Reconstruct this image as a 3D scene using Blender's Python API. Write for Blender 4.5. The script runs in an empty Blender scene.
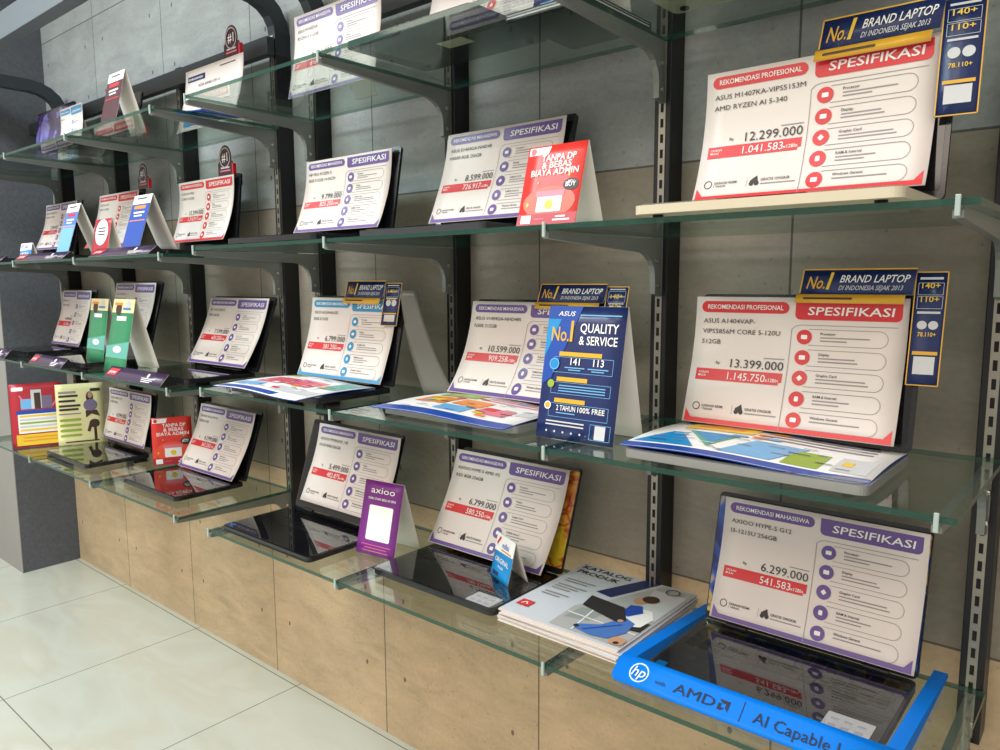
import bpy, bmesh, math, random
from mathutils import Vector, Matrix
random.seed(7)
SC = bpy.context.scene
COL = SC.collection

# ------------------------------------------------------------------ materials
def lin(c):
    out = []
    for v in c[:3]:
        v = v / 255.0
        out.append(v / 12.92 if v <= 0.04045 else ((v + 0.055) / 1.055) ** 2.4)
    return (*out, 1.0)

def new_mat(name):
    m = bpy.data.materials.new(name); m.use_nodes = True
    nt = m.node_tree
    return m, nt, nt.nodes['Principled BSDF']

_M = {}
def mat(name, rgb, rough=0.5, metal=0.0, noise=0.0, nscale=40.0, bump=0.0, bscale=200.0, coat=0.0, spec=None, emit=None):
    if name in _M: return _M[name]
    m, nt, b = new_mat(name)
    N, L = nt.nodes, nt.links
    c = lin(rgb)
    b.inputs['Base Color'].default_value = c
    b.inputs['Roughness'].default_value = rough
    b.inputs['Metallic'].default_value = metal
    if spec is not None: b.inputs['Specular IOR Level'].default_value = spec
    if coat: b.inputs['Coat Weight'].default_value = coat; b.inputs['Coat Roughness'].default_value = 0.05
    tc = N.new('ShaderNodeTexCoord')
    if noise:
        t = N.new('ShaderNodeTexNoise'); t.inputs['Scale'].default_value = nscale; t.inputs['Detail'].default_value = 4
        L.new(tc.outputs['Object'], t.inputs['Vector'])
        mx = N.new('ShaderNodeMix'); mx.data_type = 'RGBA'
        mx.inputs[6].default_value = tuple(v * (1 - noise) for v in c[:3]) + (1,)
        mx.inputs[7].default_value = tuple(min(1, v * (1 + noise)) for v in c[:3]) + (1,)
        L.new(t.outputs['Fac'], mx.inputs[0]); L.new(mx.outputs[2], b.inputs['Base Color'])
    if bump:
        t = N.new('ShaderNodeTexNoise'); t.inputs['Scale'].default_value = bscale
        L.new(tc.outputs['Object'], t.inputs['Vector'])
        bp = N.new('ShaderNodeBump'); bp.inputs['Strength'].default_value = bump; bp.inputs['Distance'].default_value = 0.002
        L.new(t.outputs['Fac'], bp.inputs['Height']); L.new(bp.outputs['Normal'], b.inputs['Normal'])
    if emit:
        b.inputs['Emission Color'].default_value = c; b.inputs['Emission Strength'].default_value = emit
    _M[name] = m
    return m

def picture_mat(name, stops, scale):
    m, nt, b = new_mat(name); N, L = nt.nodes, nt.links
    tc = N.new('ShaderNodeTexCoord'); t = N.new('ShaderNodeTexNoise'); t.inputs['Scale'].default_value = scale; t.inputs['Detail'].default_value = 2; t.inputs['Distortion'].default_value = 1.0
    L.new(tc.outputs['Object'], t.inputs['Vector'])
    cr = N.new('ShaderNodeValToRGB'); e = cr.color_ramp.elements
    e[0].position, e[0].color = stops[0][0], lin(stops[0][1]); e[1].position, e[1].color = stops[-1][0], lin(stops[-1][1])
    for q, c in stops[1:-1]: x = e.new(q); x.color = lin(c)
    L.new(t.outputs['Fac'], cr.inputs[0]); L.new(cr.outputs[0], b.inputs['Base Color']); b.inputs['Roughness'].default_value = 0.15
    return m

def math_node(nt, op, a, b=None, c=None):
    n = nt.nodes.new('ShaderNodeMath'); n.operation = op
    for i, v in enumerate((a, b, c)):
        if v is None: continue
        if isinstance(v, (int, float)): n.inputs[i].default_value = v
        else: nt.links.new(v, n.inputs[i])
    return n.outputs[0]

def concrete_wall_mat():
    """large concrete-look tiles: joints, tie holes, a tone of its own per tile; lowest course tan, middle one darkened as shelf shade"""
    m, nt, b = new_mat('concrete_tile')
    N, L = nt.nodes, nt.links
    tc = N.new('ShaderNodeTexCoord'); sp = N.new('ShaderNodeSeparateXYZ')
    L.new(tc.outputs['Object'], sp.inputs[0])
    X, Z = sp.outputs['X'], sp.outputs['Z']
    TW, TH, X0, Z0 = 0.601, 0.884, -1.12, 0.772
    M = lambda op, a, b=None, c=None: math_node(nt, op, a, b, c)
    u = M('DIVIDE', M('SUBTRACT', X, X0), TW); v = M('DIVIDE', M('SUBTRACT', Z, Z0), TH)
    iu, iv = M('FLOOR', u), M('FLOOR', v)
    fu, fv = M('SUBTRACT', u, iu), M('SUBTRACT', v, iv)
    du = M('MULTIPLY', M('MINIMUM', fu, M('SUBTRACT', 1.0, fu)), TW)
    dv = M('MULTIPLY', M('MINIMUM', fv, M('SUBTRACT', 1.0, fv)), TH)
    seam = M('LESS_THAN', M('MINIMUM', du, dv), 0.0022)
    # tie holes 9 cm from the vertical joints
    hz = None
    for off in (0.10, 0.32, 0.57, 0.78):
        d = M('ABSOLUTE', M('SUBTRACT', M('MULTIPLY', fv, TH), off))
        hz = d if hz is None else M('MINIMUM', hz, d)
    hx = M('ABSOLUTE', M('SUBTRACT', du, 0.088))
    hole = M('LESS_THAN', M('SQRT', M('ADD', M('MULTIPLY', hx, hx), M('MULTIPLY', M('MULTIPLY', hz, hz), 0.4))), 0.0052)
    # tone
    wn = N.new('ShaderNodeTexWhiteNoise'); wn.noise_dimensions = '2D'
    cb = N.new('ShaderNodeCombineXYZ'); L.new(iu, cb.inputs[0]); L.new(iv, cb.inputs[1]); L.new(cb.outputs[0], wn.inputs['Vector'])
    n1 = N.new('ShaderNodeTexNoise'); n1.inputs['Scale'].default_value = 2.6; n1.inputs['Detail'].default_value = 6; n1.inputs['Roughness'].default_value = 0.6
    L.new(tc.outputs['Object'], n1.inputs['Vector'])
    n2 = N.new('ShaderNodeTexNoise'); n2.inputs['Scale'].default_value = 90; n2.inputs['Detail'].default_value = 3
    L.new(tc.outputs['Object'], n2.inputs['Vector'])
    n3 = N.new('ShaderNodeTexVoronoi'); n3.inputs['Scale'].default_value = 34
    L.new(tc.outputs['Object'], n3.inputs['Vector'])
    pit = M('LESS_THAN', n3.outputs['Distance'], 0.10)
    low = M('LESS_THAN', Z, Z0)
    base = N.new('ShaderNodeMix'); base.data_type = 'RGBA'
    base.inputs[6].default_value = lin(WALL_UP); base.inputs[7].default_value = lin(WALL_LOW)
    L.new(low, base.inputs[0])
    up = N.new('ShaderNodeMix'); up.data_type = 'RGBA'; up.inputs[6].default_value = lin(WALL_MID_SHADED); up.inputs[7].default_value = lin(WALL_UP)
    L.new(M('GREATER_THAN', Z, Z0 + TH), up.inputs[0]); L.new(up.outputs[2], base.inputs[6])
    n4 = N.new('ShaderNodeTexNoise'); n4.inputs['Scale'].default_value = 9; n4.inputs['Detail'].default_value = 8; n4.inputs['Roughness'].default_value = 0.7; n4.inputs['Distortion'].default_value = 0.6
    mp = N.new('ShaderNodeMapping'); mp.inputs['Scale'].default_value = (0.55, 1, 1.6); L.new(tc.outputs['Object'], mp.inputs[0]); L.new(mp.outputs[0], n4.inputs['Vector'])
    f = M('ADD', M('MULTIPLY', wn.outputs['Value'], 0.14), M('ADD', M('MULTIPLY', n1.outputs['Fac'], 0.55), M('ADD', M('MULTIPLY', n2.outputs['Fac'], 0.30), M('MULTIPLY', n4.outputs['Fac'], 0.84))))
    f = M('ADD', f, 0.08)
    f = M('MULTIPLY', f, M('SUBTRACT', 1.0, M('MULTIPLY', pit, 0.25)))
    f = M('MULTIPLY', f, M('SUBTRACT', 1.0, M('MULTIPLY', M('MAXIMUM', seam, hole), 0.68)))
    sc = N.new('ShaderNodeVectorMath'); sc.operation = 'SCALE'
    L.new(base.outputs[2], sc.inputs[0]); L.new(f, sc.inputs['Scale'])
    L.new(sc.outputs[0], b.inputs['Base Color'])
    b.inputs['Roughness'].default_value = 0.7
    bp = N.new('ShaderNodeBump'); bp.inputs['Strength'].default_value = 0.35; bp.inputs['Distance'].default_value = 0.003
    h = M('SUBTRACT', M('MULTIPLY', n2.outputs['Fac'], 0.3), M('MULTIPLY', M('MAXIMUM', seam, hole), 1.0))
    L.new(h, bp.inputs['Height']); L.new(bp.outputs['Normal'], b.inputs['Normal'])
    return m

def floor_mat():
    m, nt, b = new_mat('polished_marble_tile')
    N, L = nt.nodes, nt.links
    tc = N.new('ShaderNodeTexCoord'); sp = N.new('ShaderNodeSeparateXYZ')
    L.new(tc.outputs['Object'], sp.inputs[0])
    M = lambda op, a, b=None, c=None: math_node(nt, op, a, b, c)
    T = 0.695
    u = M('DIVIDE', M('ADD', sp.outputs['X'], 2.18), T); v = M('DIVIDE', M('ADD', sp.outputs['Y'], 0.716), T)
    fu = M('FRACT', u); fv = M('FRACT', v)
    du = M('MINIMUM', fu, M('SUBTRACT', 1.0, fu)); dv = M('MINIMUM', fv, M('SUBTRACT', 1.0, fv))
    seam = M('LESS_THAN', M('MINIMUM', du, dv), 0.0028)
    mp = N.new('ShaderNodeMapping'); mp.inputs['Rotation'].default_value = (0, 0, 0.9); mp.inputs['Scale'].default_value = (1, 2.2, 1)
    L.new(tc.outputs['Object'], mp.inputs[0])
    n1 = N.new('ShaderNodeTexNoise'); n1.inputs['Scale'].default_value = 2.0; n1.inputs['Detail'].default_value = 7; n1.inputs['Distortion'].default_value = 0.5
    L.new(mp.outputs[0], n1.inputs['Vector'])
    cr = N.new('ShaderNodeValToRGB')
    e = cr.color_ramp.elements
    e[0].position = 0.30; e[0].color = lin((186, 187, 174)); e[1].position = 0.72; e[1].color = lin((200, 203, 193))
    x = e.new(0.47); x.color = lin((193, 197, 187)); x = e.new(0.58); x.color = lin((190, 190, 176))
    L.new(n1.outputs['Fac'], cr.inputs[0])
    mx = N.new('ShaderNodeMix'); mx.data_type = 'RGBA'; mx.inputs[7].default_value = lin((120, 116, 105))
    L.new(seam, mx.inputs[0]); L.new(cr.outputs[0], mx.inputs[6]); L.new(mx.outputs[2], b.inputs['Base Color'])
    b.inputs['Roughness'].default_value = 0.22
    return m

def glass_mat(name, tint, edge=False):
    m, nt, b = new_mat(name)
    N, L = nt.nodes, nt.links
    out = N['Material Output']
    if edge:
        b.inputs['Base Color'].default_value = lin(tint); b.inputs['Roughness'].default_value = 0.08
        tr = N.new('ShaderNodeBsdfTransparent'); tr.inputs[0].default_value = lin((178, 216, 202))
        mx = N.new('ShaderNodeMixShader'); mx.inputs[0].default_value = 0.74
        L.new(tr.outputs[0], mx.inputs[1]); L.new(b.outputs[0], mx.inputs[2]); L.new(mx.outputs[0], out.inputs[0])
        return m
    N.remove(b)
    tr = N.new('ShaderNodeBsdfTransparent'); tr.inputs[0].default_value = lin(tint)
    gl = N.new('ShaderNodeBsdfGlossy'); gl.inputs['Roughness'].default_value = 0.015; gl.inputs[0].default_value = (0.9, 0.95, 0.92, 1)
    fr = N.new('ShaderNodeFresnel'); fr.inputs['IOR'].default_value = 1.5
    ge = N.new('ShaderNodeNewGeometry'); mi = N.new('ShaderNodeMix'); mi.inputs[2].default_value = 1.5; mi.inputs[3].default_value = 1 / 1.5
    L.new(ge.outputs['Backfacing'], mi.inputs[0]); L.new(mi.outputs[0], fr.inputs['IOR'])   # one flat pane: the same index seen from either side
    mx = N.new('ShaderNodeMixShader')
    L.new(fr.outputs[0], mx.inputs[0]); L.new(tr.outputs[0], mx.inputs[1]); L.new(gl.outputs[0], mx.inputs[2]); L.new(mx.outputs[0], out.inputs[0])
    return m

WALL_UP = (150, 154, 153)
WALL_MID_SHADED = (138, 130, 117)  # middle course: shade behind the shelves painted into a darker tone
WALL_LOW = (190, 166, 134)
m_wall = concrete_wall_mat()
m_floor = floor_mat()
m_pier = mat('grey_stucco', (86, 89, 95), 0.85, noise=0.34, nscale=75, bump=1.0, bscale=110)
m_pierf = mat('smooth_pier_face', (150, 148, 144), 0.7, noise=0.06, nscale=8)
m_ceil = mat('white_ceiling', (235, 235, 232), 0.9, noise=0.02)
m_glass = glass_mat('clear_glass', (243, 249, 246))
m_edge = glass_mat('glass_edge', (30, 72, 62), edge=True)
m_black = mat('black_steel', (26, 27, 30), 0.38, 0.3, noise=0.1, nscale=30)
m_rail = mat('charcoal_steel', (50, 56, 61), 0.5, 0.2, noise=0.08, nscale=20)
m_bar_lit = mat('header_bar_lit_grey', (98, 106, 112), 0.5, 0.1, noise=0.06, nscale=20)  # lighter than the charcoal rails: light on the bar's face painted into the grey
m_strip = mat('brushed_slot_strip', (150, 146, 136), 0.35, 0.8, noise=0.1, nscale=80)
m_slot = mat('slot_shadow_black', (8, 8, 9), 0.8)
m_brk = mat('grey_bracket_steel', (124, 128, 124), 0.36, 0.35, noise=0.08, nscale=30)
m_clip = glass_mat('clear_plastic_clip', (190, 205, 200), edge=True)
m_chrome = mat('chrome', (190, 188, 182), 0.22, 1.0)
PAPER = mat('paper_white', (230, 219, 214), 0.38, noise=0.01, nscale=15, spec=0.35)
PAPERB = mat('paper_back', (222, 216, 208), 0.6, noise=0.015, nscale=20)
RED = mat('ink_red', (214, 40, 48), 0.35); PURP = mat('ink_purple', (104, 78, 148), 0.35); BLUE = mat('ink_blue', (44, 142, 190), 0.35)
DARK = mat('ink_charcoal', (44, 42, 44), 0.5); GREY = mat('ink_grey', (150, 144, 146), 0.5); WHITE = mat('ink_white', (244, 243, 242), 0.4)
NAVY = mat('ink_navy', (22, 40, 96), 0.3); ROYAL = mat('ink_royal', (22, 74, 168), 0.3); GOLD = mat('ink_gold', (226, 172, 46), 0.3)
CYAN = mat('ink_cyan', (16, 140, 206), 0.35); ORANGE = mat('ink_orange', (238, 140, 50), 0.35); GREEN = mat('ink_green', (38, 128, 84), 0.35)
LIME = mat('ink_lime', (150, 176, 60), 0.4); SKYB = mat('ink_sky', (112, 176, 226), 0.35); CREAM = mat('paper_cream', (236, 226, 172), 0.45, noise=0.02)
MAROON = mat('ink_maroon', (70, 24, 38), 0.35); CRIM = mat('paper_crimson', (178, 36, 52), 0.4); VERM = mat('paper_vermilion', (222, 52, 44), 0.35)
MAG = mat('paper_violet', (118, 34, 128), 0.4); SKIN = mat('ink_skin', (196, 150, 120), 0.5); DENIM = mat('ink_denim', (74, 118, 190), 0.45)
LILAC = mat('ink_lilac', (124, 108, 142), 0.5); TEAL = mat('ink_teal', (90, 165, 150), 0.4); PALE = mat('ink_pale_grey', (206, 208, 212), 0.4)
YEL = mat('ink_yellow', (240, 200, 50), 0.4); BROWN = mat('ink_brown', (70, 44, 34), 0.5); PINK = mat('ink_pink', (226, 120, 140), 0.4)
HPB = mat('cardboard_azure', (0, 122, 228), 0.5, noise=0.02, nscale=20, spec=0.2)
m_lbk = mat('laptop_black', (30, 30, 34), 0.16, noise=0.1, nscale=60)
m_lgr = mat('laptop_graphite', (60, 61, 66), 0.22, 0.2, noise=0.06, nscale=60)
m_lsi = mat('laptop_silver', (150, 150, 148), 0.3, 0.35, noise=0.04, nscale=60)
m_lcr = mat('laptop_champagne', (206, 196, 172), 0.4, 0.1, noise=0.03, nscale=60)
m_key = mat('key_black', (14, 14, 17), 0.35, noise=0.1, nscale=80)
m_pad = mat('touchpad_black', (34, 34, 38), 0.12, noise=0.05, nscale=60)
m_scr = mat('screen_glass', (12, 13, 16), 0.08, noise=0.05, nscale=5)
m_scr2 = picture_mat('screen_wallpaper_warm', [(0.30, (96, 120, 40)), (0.42, (200, 170, 40)), (0.5, (150, 40, 30)), (0.58, (214, 150, 50)), (0.7, (120, 140, 60))], 16)
m_scr3 = picture_mat('screen_wallpaper_blue', [(0.35, (30, 44, 110)), (0.48, (60, 100, 190)), (0.56, (220, 190, 70)), (0.64, (70, 60, 130))], 14)
m_scr4 = picture_mat('screen_wallpaper_violet', [(0.3, (40, 26, 70)), (0.52, (70, 50, 130)), (0.62, (150, 150, 230)), (0.7, (60, 40, 90))], 9)
m_clear = glass_mat('clear_film', (238, 238, 240))
m_page = mat('page_edges', (228, 206, 188), 0.6, noise=0.12, nscale=300)
m_cover = mat('catalogue_cover', (204, 210, 218), 0.25, noise=0.03, nscale=6)
m_film = mat('grey_sleeve', (120, 118, 112), 0.25, noise=0.08, nscale=12)
m_wedge = mat('aubergine_card', (62, 44, 74), 0.3, noise=0.1, nscale=20)

# ------------------------------------------------------------------ object helpers
def link(name, verts, faces, mats, fm=None, parent=None, loc=None, smooth=False):
    me = bpy.data.meshes.new(name)
    o0 = Vector(loc) if loc is not None else Vector((0, 0, 0))
    me.from_pydata([tuple(Vector(v) - o0) for v in verts], [], faces)
    if not isinstance(mats, (list, tuple)): mats = [mats]
    for m in mats: me.materials.append(m)
    if fm:
        for p, i in zip(me.polygons, fm): p.material_index = i
    if smooth:
        for p in me.polygons: p.use_smooth = True
    me.update()
    ob = bpy.data.objects.new(name, me); COL.objects.link(ob)
    if parent is not None: ob.parent = parent
    elif loc is not None: ob.location = loc
    return ob

def tag(o, label, cat, group=None):
    o['label'] = label; o['category'] = cat
    if group: o['group'] = group
    return o

def empty(name, loc, label, cat, group=None, rz=0.0):
    o = bpy.data.objects.new(name, None); COL.objects.link(o)
    o.location = loc; o.rotation_euler = (0, 0, rz); o.empty_display_size = 0.05
    return tag(o, label, cat, group)

class MB:
    def __init__(s): s.v = []; s.f = []; s.m = []; s.mats = []
    def mi(s, m):
        if m not in s.mats: s.mats.append(m)
        return s.mats.index(m)
    def add(s, vs, fs, m, T=None):
        o = len(s.v); i = s.mi(m)
        for v in vs:
            v = Vector(v); s.v.append(T @ v if T else v)
        for f in fs: s.f.append([k + o for k in f]); s.m.append(i)
    def box(s, x0, x1, y0, y1, z0, z1, m, bev=0.0, T=None):
        if not bev:
            vs = [(x, y, z) for x in (x0, x1) for y in (y0, y1) for z in (z0, z1)]
            fs = [(0, 1, 3, 2), (4, 6, 7, 5), (0, 4, 5, 1), (2, 3, 7, 6), (0, 2, 6, 4), (1, 5, 7, 3)]
            s.add(vs, fs, m, T); return
        bm = bmesh.new(); bmesh.ops.create_cube(bm, size=1)
        for v in bm.verts: v.co = Vector(((x0 + x1) / 2 + v.co.x * (x1 - x0), (y0 + y1) / 2 + v.co.y * (y1 - y0), (z0 + z1) / 2 + v.co.z * (z1 - z0)))
        bmesh.ops.bevel(bm, geom=list(bm.edges), offset=bev, segments=2, affect='EDGES', profile=0.5)
        s.bm(bm, m, T)
    def bm(s, bm, m, T=None):
        bm.verts.index_update()
        s.add([v.co.copy() for v in bm.verts], [[v.index for v in f.verts] for f in bm.faces], m, T); bm.free()
    def prism(s, pts, axis, a, b, m, T=None):
        """polygon pts extruded along axis ('x': pts are (y,z); 'z': pts are (x,y); 'y': pts are (x,z))"""
        n = len(pts)
        def P(p, t): return {'x': (t, p[0], p[1]), 'y': (p[0], t, p[1]), 'z': (p[0], p[1], t)}[axis]
        vs = [P(p, a) for p in pts] + [P(p, b) for p in pts]
        fs = [list(range(n))[::-1], list(range(n, 2 * n))] + [(i, (i + 1) % n, n + (i + 1) % n, n + i) for i in range(n)]
        s.add(vs, fs, m, T)
    def cyl(s, c, ax, r, h, m, n=12, T=None):
        q = Vector((0, 0, 1)).rotation_difference(Vector(ax).normalized()).to_matrix()
        ring = [q @ Vector((r * math.cos(2 * math.pi * i / n), r * math.sin(2 * math.pi * i / n), 0)) + Vector(c) for i in range(n)]
        up = q @ Vector((0, 0, h))
        s.add(ring + [p + up for p in ring], [list(range(n))[::-1], list(range(n, 2 * n))] + [(i, (i + 1) % n, n + (i + 1) % n, n + i) for i in range(n)], m, T)
    def out(s, name, parent=None, smooth=False):
        bm = bmesh.new()
        vs = [bm.verts.new(v) for v in s.v]
        for f, i in zip(s.f, s.m):
            try: fc = bm.faces.new([vs[k] for k in f]); fc.material_index = i
            except ValueError: pass
        bmesh.ops.recalc_face_normals(bm, faces=list(bm.faces))
        me = bpy.data.meshes.new(name); bm.to_mesh(me); bm.free()
        for m in s.mats: me.materials.append(m)
        ob = bpy.data.objects.new(name, me); COL.objects.link(ob)
        if smooth:
            for p in me.polygons: p.use_smooth = True
        if parent is not None: ob.parent = parent
        return ob

def rrect(x0, x1, y0, y1, r, n=5):
    pts = []
    for cx, cy, a0 in ((x1 - r, y1 - r, 0), (x0 + r, y1 - r, 90), (x0 + r, y0 + r, 180), (x1 - r, y0 + r, 270)):
        for k in range(n + 1):
            a = math.radians(a0 + 90 * k / n); pts.append((cx + r * math.cos(a), cy + r * math.sin(a)))
    return pts

# ------------------------------------------------------------------ printed sheets
_TX = {}
def text_mesh(s, bold):
    k = (s, bold)
    if k in _TX: return _TX[k]
    cu = bpy.data.curves.new('txt', 'FONT'); cu.body = s; cu.size = 1.0; cu.resolution_u = 2
    cu.offset = 0.010 if bold else 0.0
    ob = bpy.data.objects.new('txt', cu); COL.objects.link(ob)
    dg = bpy.context.evaluated_depsgraph_get(); dg.update()
    me = bpy.data.meshes.new_from_object(ob.evaluated_get(dg))
    vs = [(v.co.x, v.co.y) for v in me.vertices]; fs = [list(p.vertices) for p in me.polygons]
    bpy.data.objects.remove(ob); bpy.data.curves.remove(cu); bpy.data.meshes.remove(me)
    if vs:
        x0 = min(v[0] for v in vs); x1 = max(v[0] for v in vs)
        vs = [(v[0] - x0, v[1]) for v in vs]; w = x1 - x0
    else: w = 0.01
    _TX[k] = (vs, fs, w)
    return _TX[k]

class Ink:
    """ink on a sheet surface S(u, v) -> point; u to the right, v downwards from the top edge, in metres"""
    def __init__(s, S, N): s.S = S; s.N = N; s.b = MB()
    def P(s, u, v, lv):
        return s.S(u, v) + s.N(u, v) * (0.0005 + 0.00035 * lv)
    def rect(s, u0, v0, u1, v1, m, lv=1, skew=0.0, st=0.02):
        nu = max(1, math.ceil(abs(u1 - u0) / st)); nv = max(1, math.ceil(abs(v1 - v0) / st))
        vs = [s.P(u0 + (u1 - u0) * i / nu + skew * (j / nv), v0 + (v1 - v0) * j / nv, lv) for j in range(nv + 1) for i in range(nu + 1)]
        fs = [(j * (nu + 1) + i, (j + 1) * (nu + 1) + i, (j + 1) * (nu + 1) + i + 1, j * (nu + 1) + i + 1) for j in range(nv) for i in range(nu)]
        s.b.add(vs, fs, m)
    def pill(s, u0, v0, u1, v1, m, lv=1, r=None):
        h = v1 - v0; r = min(r or h / 2, h / 2, (u1 - u0) / 2)
        rows = sorted(set([r * (1 - math.cos(math.radians(a))) for a in (0, 30, 60, 90)] + [h - r * (1 - math.cos(math.radians(a))) for a in (0, 30, 60, 90)]))
        nu = max(2, math.ceil((u1 - u0) / 0.02)); vs = []
        for d in rows:
            t = min(d, h - d); ins = 0 if t >= r else r - math.sqrt(max(0, r * r - (r - t) ** 2))
            for i in range(nu + 1): vs.append(s.P(u0 + ins + (u1 - u0 - 2 * ins) * i / nu, v0 + d, lv))
        fs = [(j * (nu + 1) + i, (j + 1) * (nu + 1) + i, (j + 1) * (nu + 1) + i + 1, j * (nu + 1) + i + 1) for j in range(len(rows) - 1) for i in range(nu)]
        s.b.add(vs, fs, m)
    def disc(s, u, v, r, m, lv=1, n=18, ry=None):
        ry = ry or r
        vs = [s.P(u, v, lv)] + [s.P(u + r * math.cos(2 * math.pi * i / n), v + ry * math.sin(2 * math.pi * i / n), lv) for i in range(n)]
        s.b.add(vs, [(0, 1 + i, 1 + (i + 1) % n) for i in range(n)], m)
    def ring(s, u, v, r, t, m, lv=1, n=24):
        vs = []
        for i in range(n):
            c, q = math.cos(2 * math.pi * i / n), math.sin(2 * math.pi * i / n)
            vs += [s.P(u + r * c, v + r * q, lv), s.P(u + (r - t) * c, v + (r - t) * q, lv)]
        s.b.add(vs, [(2 * i, 2 * ((i + 1) % n), 2 * ((i + 1) % n) + 1, 2 * i + 1) for i in range(n)], m)
    def poly(s, pts, m, lv=1):
        ext = max(max(p[0] for p in pts) - min(p[0] for p in pts), max(p[1] for p in pts) - min(p[1] for p in pts))
        if ext < 0.02:
            s.b.add([s.P(u, v, lv) for u, v in pts], [list(range(len(pts)))], m); return
        bm = bmesh.new(); bm.faces.new([bm.verts.new((u, v, 0)) for u, v in pts])
        bmesh.ops.triangulate(bm, faces=list(bm.faces))
        bmesh.ops.subdivide_edges(bm, edges=list(bm.edges), cuts=min(6, int(ext / 0.015)), use_grid_fill=True)
        for v in bm.verts: v.co = s.P(v.co.x, v.co.y, lv)
        s.b.bm(bm, m)
    def line(s, pts, t, m, lv=1):
        for (a, b) in zip(pts[:-1], pts[1:]):
            d = Vector((b[0] - a[0], b[1] - a[1])); l = d.length
            if l < 1e-6: continue
            n = Vector((-d.y, d.x)) / l * t / 2; k = max(1, math.ceil(l / 0.02)); vs = []
            for i in range(k + 1):
                p = Vector(a[:2]) + d * i / k
                vs += [s.P(p.x + n.x, p.y + n.y, lv), s.P(p.x - n.x, p.y - n.y, lv)]
            s.b.add(vs, [(2 * i, 2 * i + 2, 2 * i + 3, 2 * i + 1) for i in range(k)], m)
    def text(s, t, u, v, h, m, align='L', bold=False, sx=1.0, shear=0.0, lv=3, fit=None, rot=0.0):
        vs, fs, w = text_mesh(t, bold)
        k = h / 0.70; kx = k * sx
        if fit: kx = fit / w
        W = w * kx
        o = {'L': 0, 'C': -W / 2, 'R': -W}[align]
        c, q = math.cos(rot), math.sin(rot); pts = []
        for x, y in vs:
            a = o + x * kx + y * k * shear; b = -y * k
            pts.append(s.P(u + a * c - b * q, v + a * q + b * c, lv))
        s.b.add(pts, fs, m)
    def join(s, ob, inv=None):
        """print this ink onto an existing sheet object (ink belongs to the sheet's own mesh)"""
        b = s.b
        if inv is None: inv = Vector(ob.parent.location)
        me = ob.data; bm = bmesh.new(); bm.from_mesh(me); k = len(me.materials)
        for m in b.mats: me.materials.append(m)
        vs = [bm.verts.new(v - inv) for v in b.v]
        for f, i in zip(b.f, b.m):
            try: fc = bm.faces.new([vs[q] for q in f]); fc.material_index = k + i
            except ValueError: pass
        bm.to_mesh(me); bm.free()
    def out(s, name, parent):
        b = s.b
        if not b.v: return None
        me = bpy.data.meshes.new(name); inv = Vector(parent.location)
        me.from_pydata([tuple(v - inv) for v in b.v], [], b.f)
        for m in b.mats: me.materials.append(m)
        for p, i in zip(me.polygons, b.m): p.material_index = i
        ob = bpy.data.objects.new(name, me); COL.objects.link(ob); ob.parent = parent
        return ob

def sheet(name, S, N, w, L, parent, m_front, m_back=None, nu=10, nv=12, th=0.0008, radius=0.0):
    """the paper itself: front, back and edges"""
    inv = Vector(parent.location); vs = []; fs = []; fm = []
    def cut(j):
        if not radius: return 0.0
        v = L * j / nv; t = min(v, L - v)
        return 0.0 if t >= radius else radius - math.sqrt(max(0.0, radius ** 2 - (radius - t) ** 2))
    for side in (0, 1):
        for j in range(nv + 1):
            c = cut(j)
            for i in range(nu + 1):
                u = c + (w - 2 * c) * i / nu; v = L * j / nv
                vs.append(S(u, v) - N(u, v) * (th * side) - inv)
    n = (nu + 1) * (nv + 1)
    for j in range(nv):
        for i in range(nu):
            a = j * (nu + 1) + i
            fs.append((a, a + nu + 1, a + nu + 2, a + 1)); fm.append(0)
            fs.append((n + a, n + a + 1, n + a + nu + 2, n + a + nu + 1)); fm.append(1)
    rim = [j * (nu + 1) for j in range(nv + 1)] + [nv * (nu + 1) + i for i in range(1, nu + 1)] + [j * (nu + 1) + nu for j in range(nv - 1, -1, -1)] + [i for i in range(nu - 1, 0, -1)]
    for a, b in zip(rim, rim[1:] + rim[:1]): fs.append((a, a + n, b + n, b)); fm.append(1)
    me = bpy.data.meshes.new(name); me.from_pydata([tuple(v) for v in vs], [], fs)
    me.materials.append(m_front); me.materials.append(m_back or PAPERB)
    for p, i in zip(me.polygons, fm): p.material_index = i; p.use_smooth = True
    me.update()
    ob = bpy.data.objects.new(name, me); COL.objects.link(ob); ob.parent = parent
    return ob

def surf_normal(S):
    def N(u, v, e=0.002):
        du = S(u + e, v) - S(u - e, v); dv = S(u, v + e) - S(u, v - e)
        n = dv.cross(du)
        return n.normalized()
    return N

def plane_surf(O, U, V):
    O, U, V = Vector(O), Vector(U).normalized(), Vector(V).normalized()
    S = lambda u, v: O + U * u + V * v
    n = V.cross(U).normalized()
    return S, (lambda u, v: n)

# ------------------------------------------------------------------ spec cards
def card_surf(xc, w, yt, zt, yb, zb, curl, wave=0.0, ph=0.0):
    L = math.hypot(yt - yb, zt - zb)
    def S(u, v):
        s = v / L
        y = yt + (yb - yt) * s; z = zt + (zb - zt) * s
        y += 0.010 * math.sin(math.pi * min(1, s / 0.7)) * 0.6
        if s > 0.55: y -= curl * ((s - 0.55) / 0.45) ** 2
        y += wave * math.sin(3.0 * u / w + ph) * s
        return Vector((xc - w / 2 + u, y, z))
    return S, surf_normal(S), L

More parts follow.
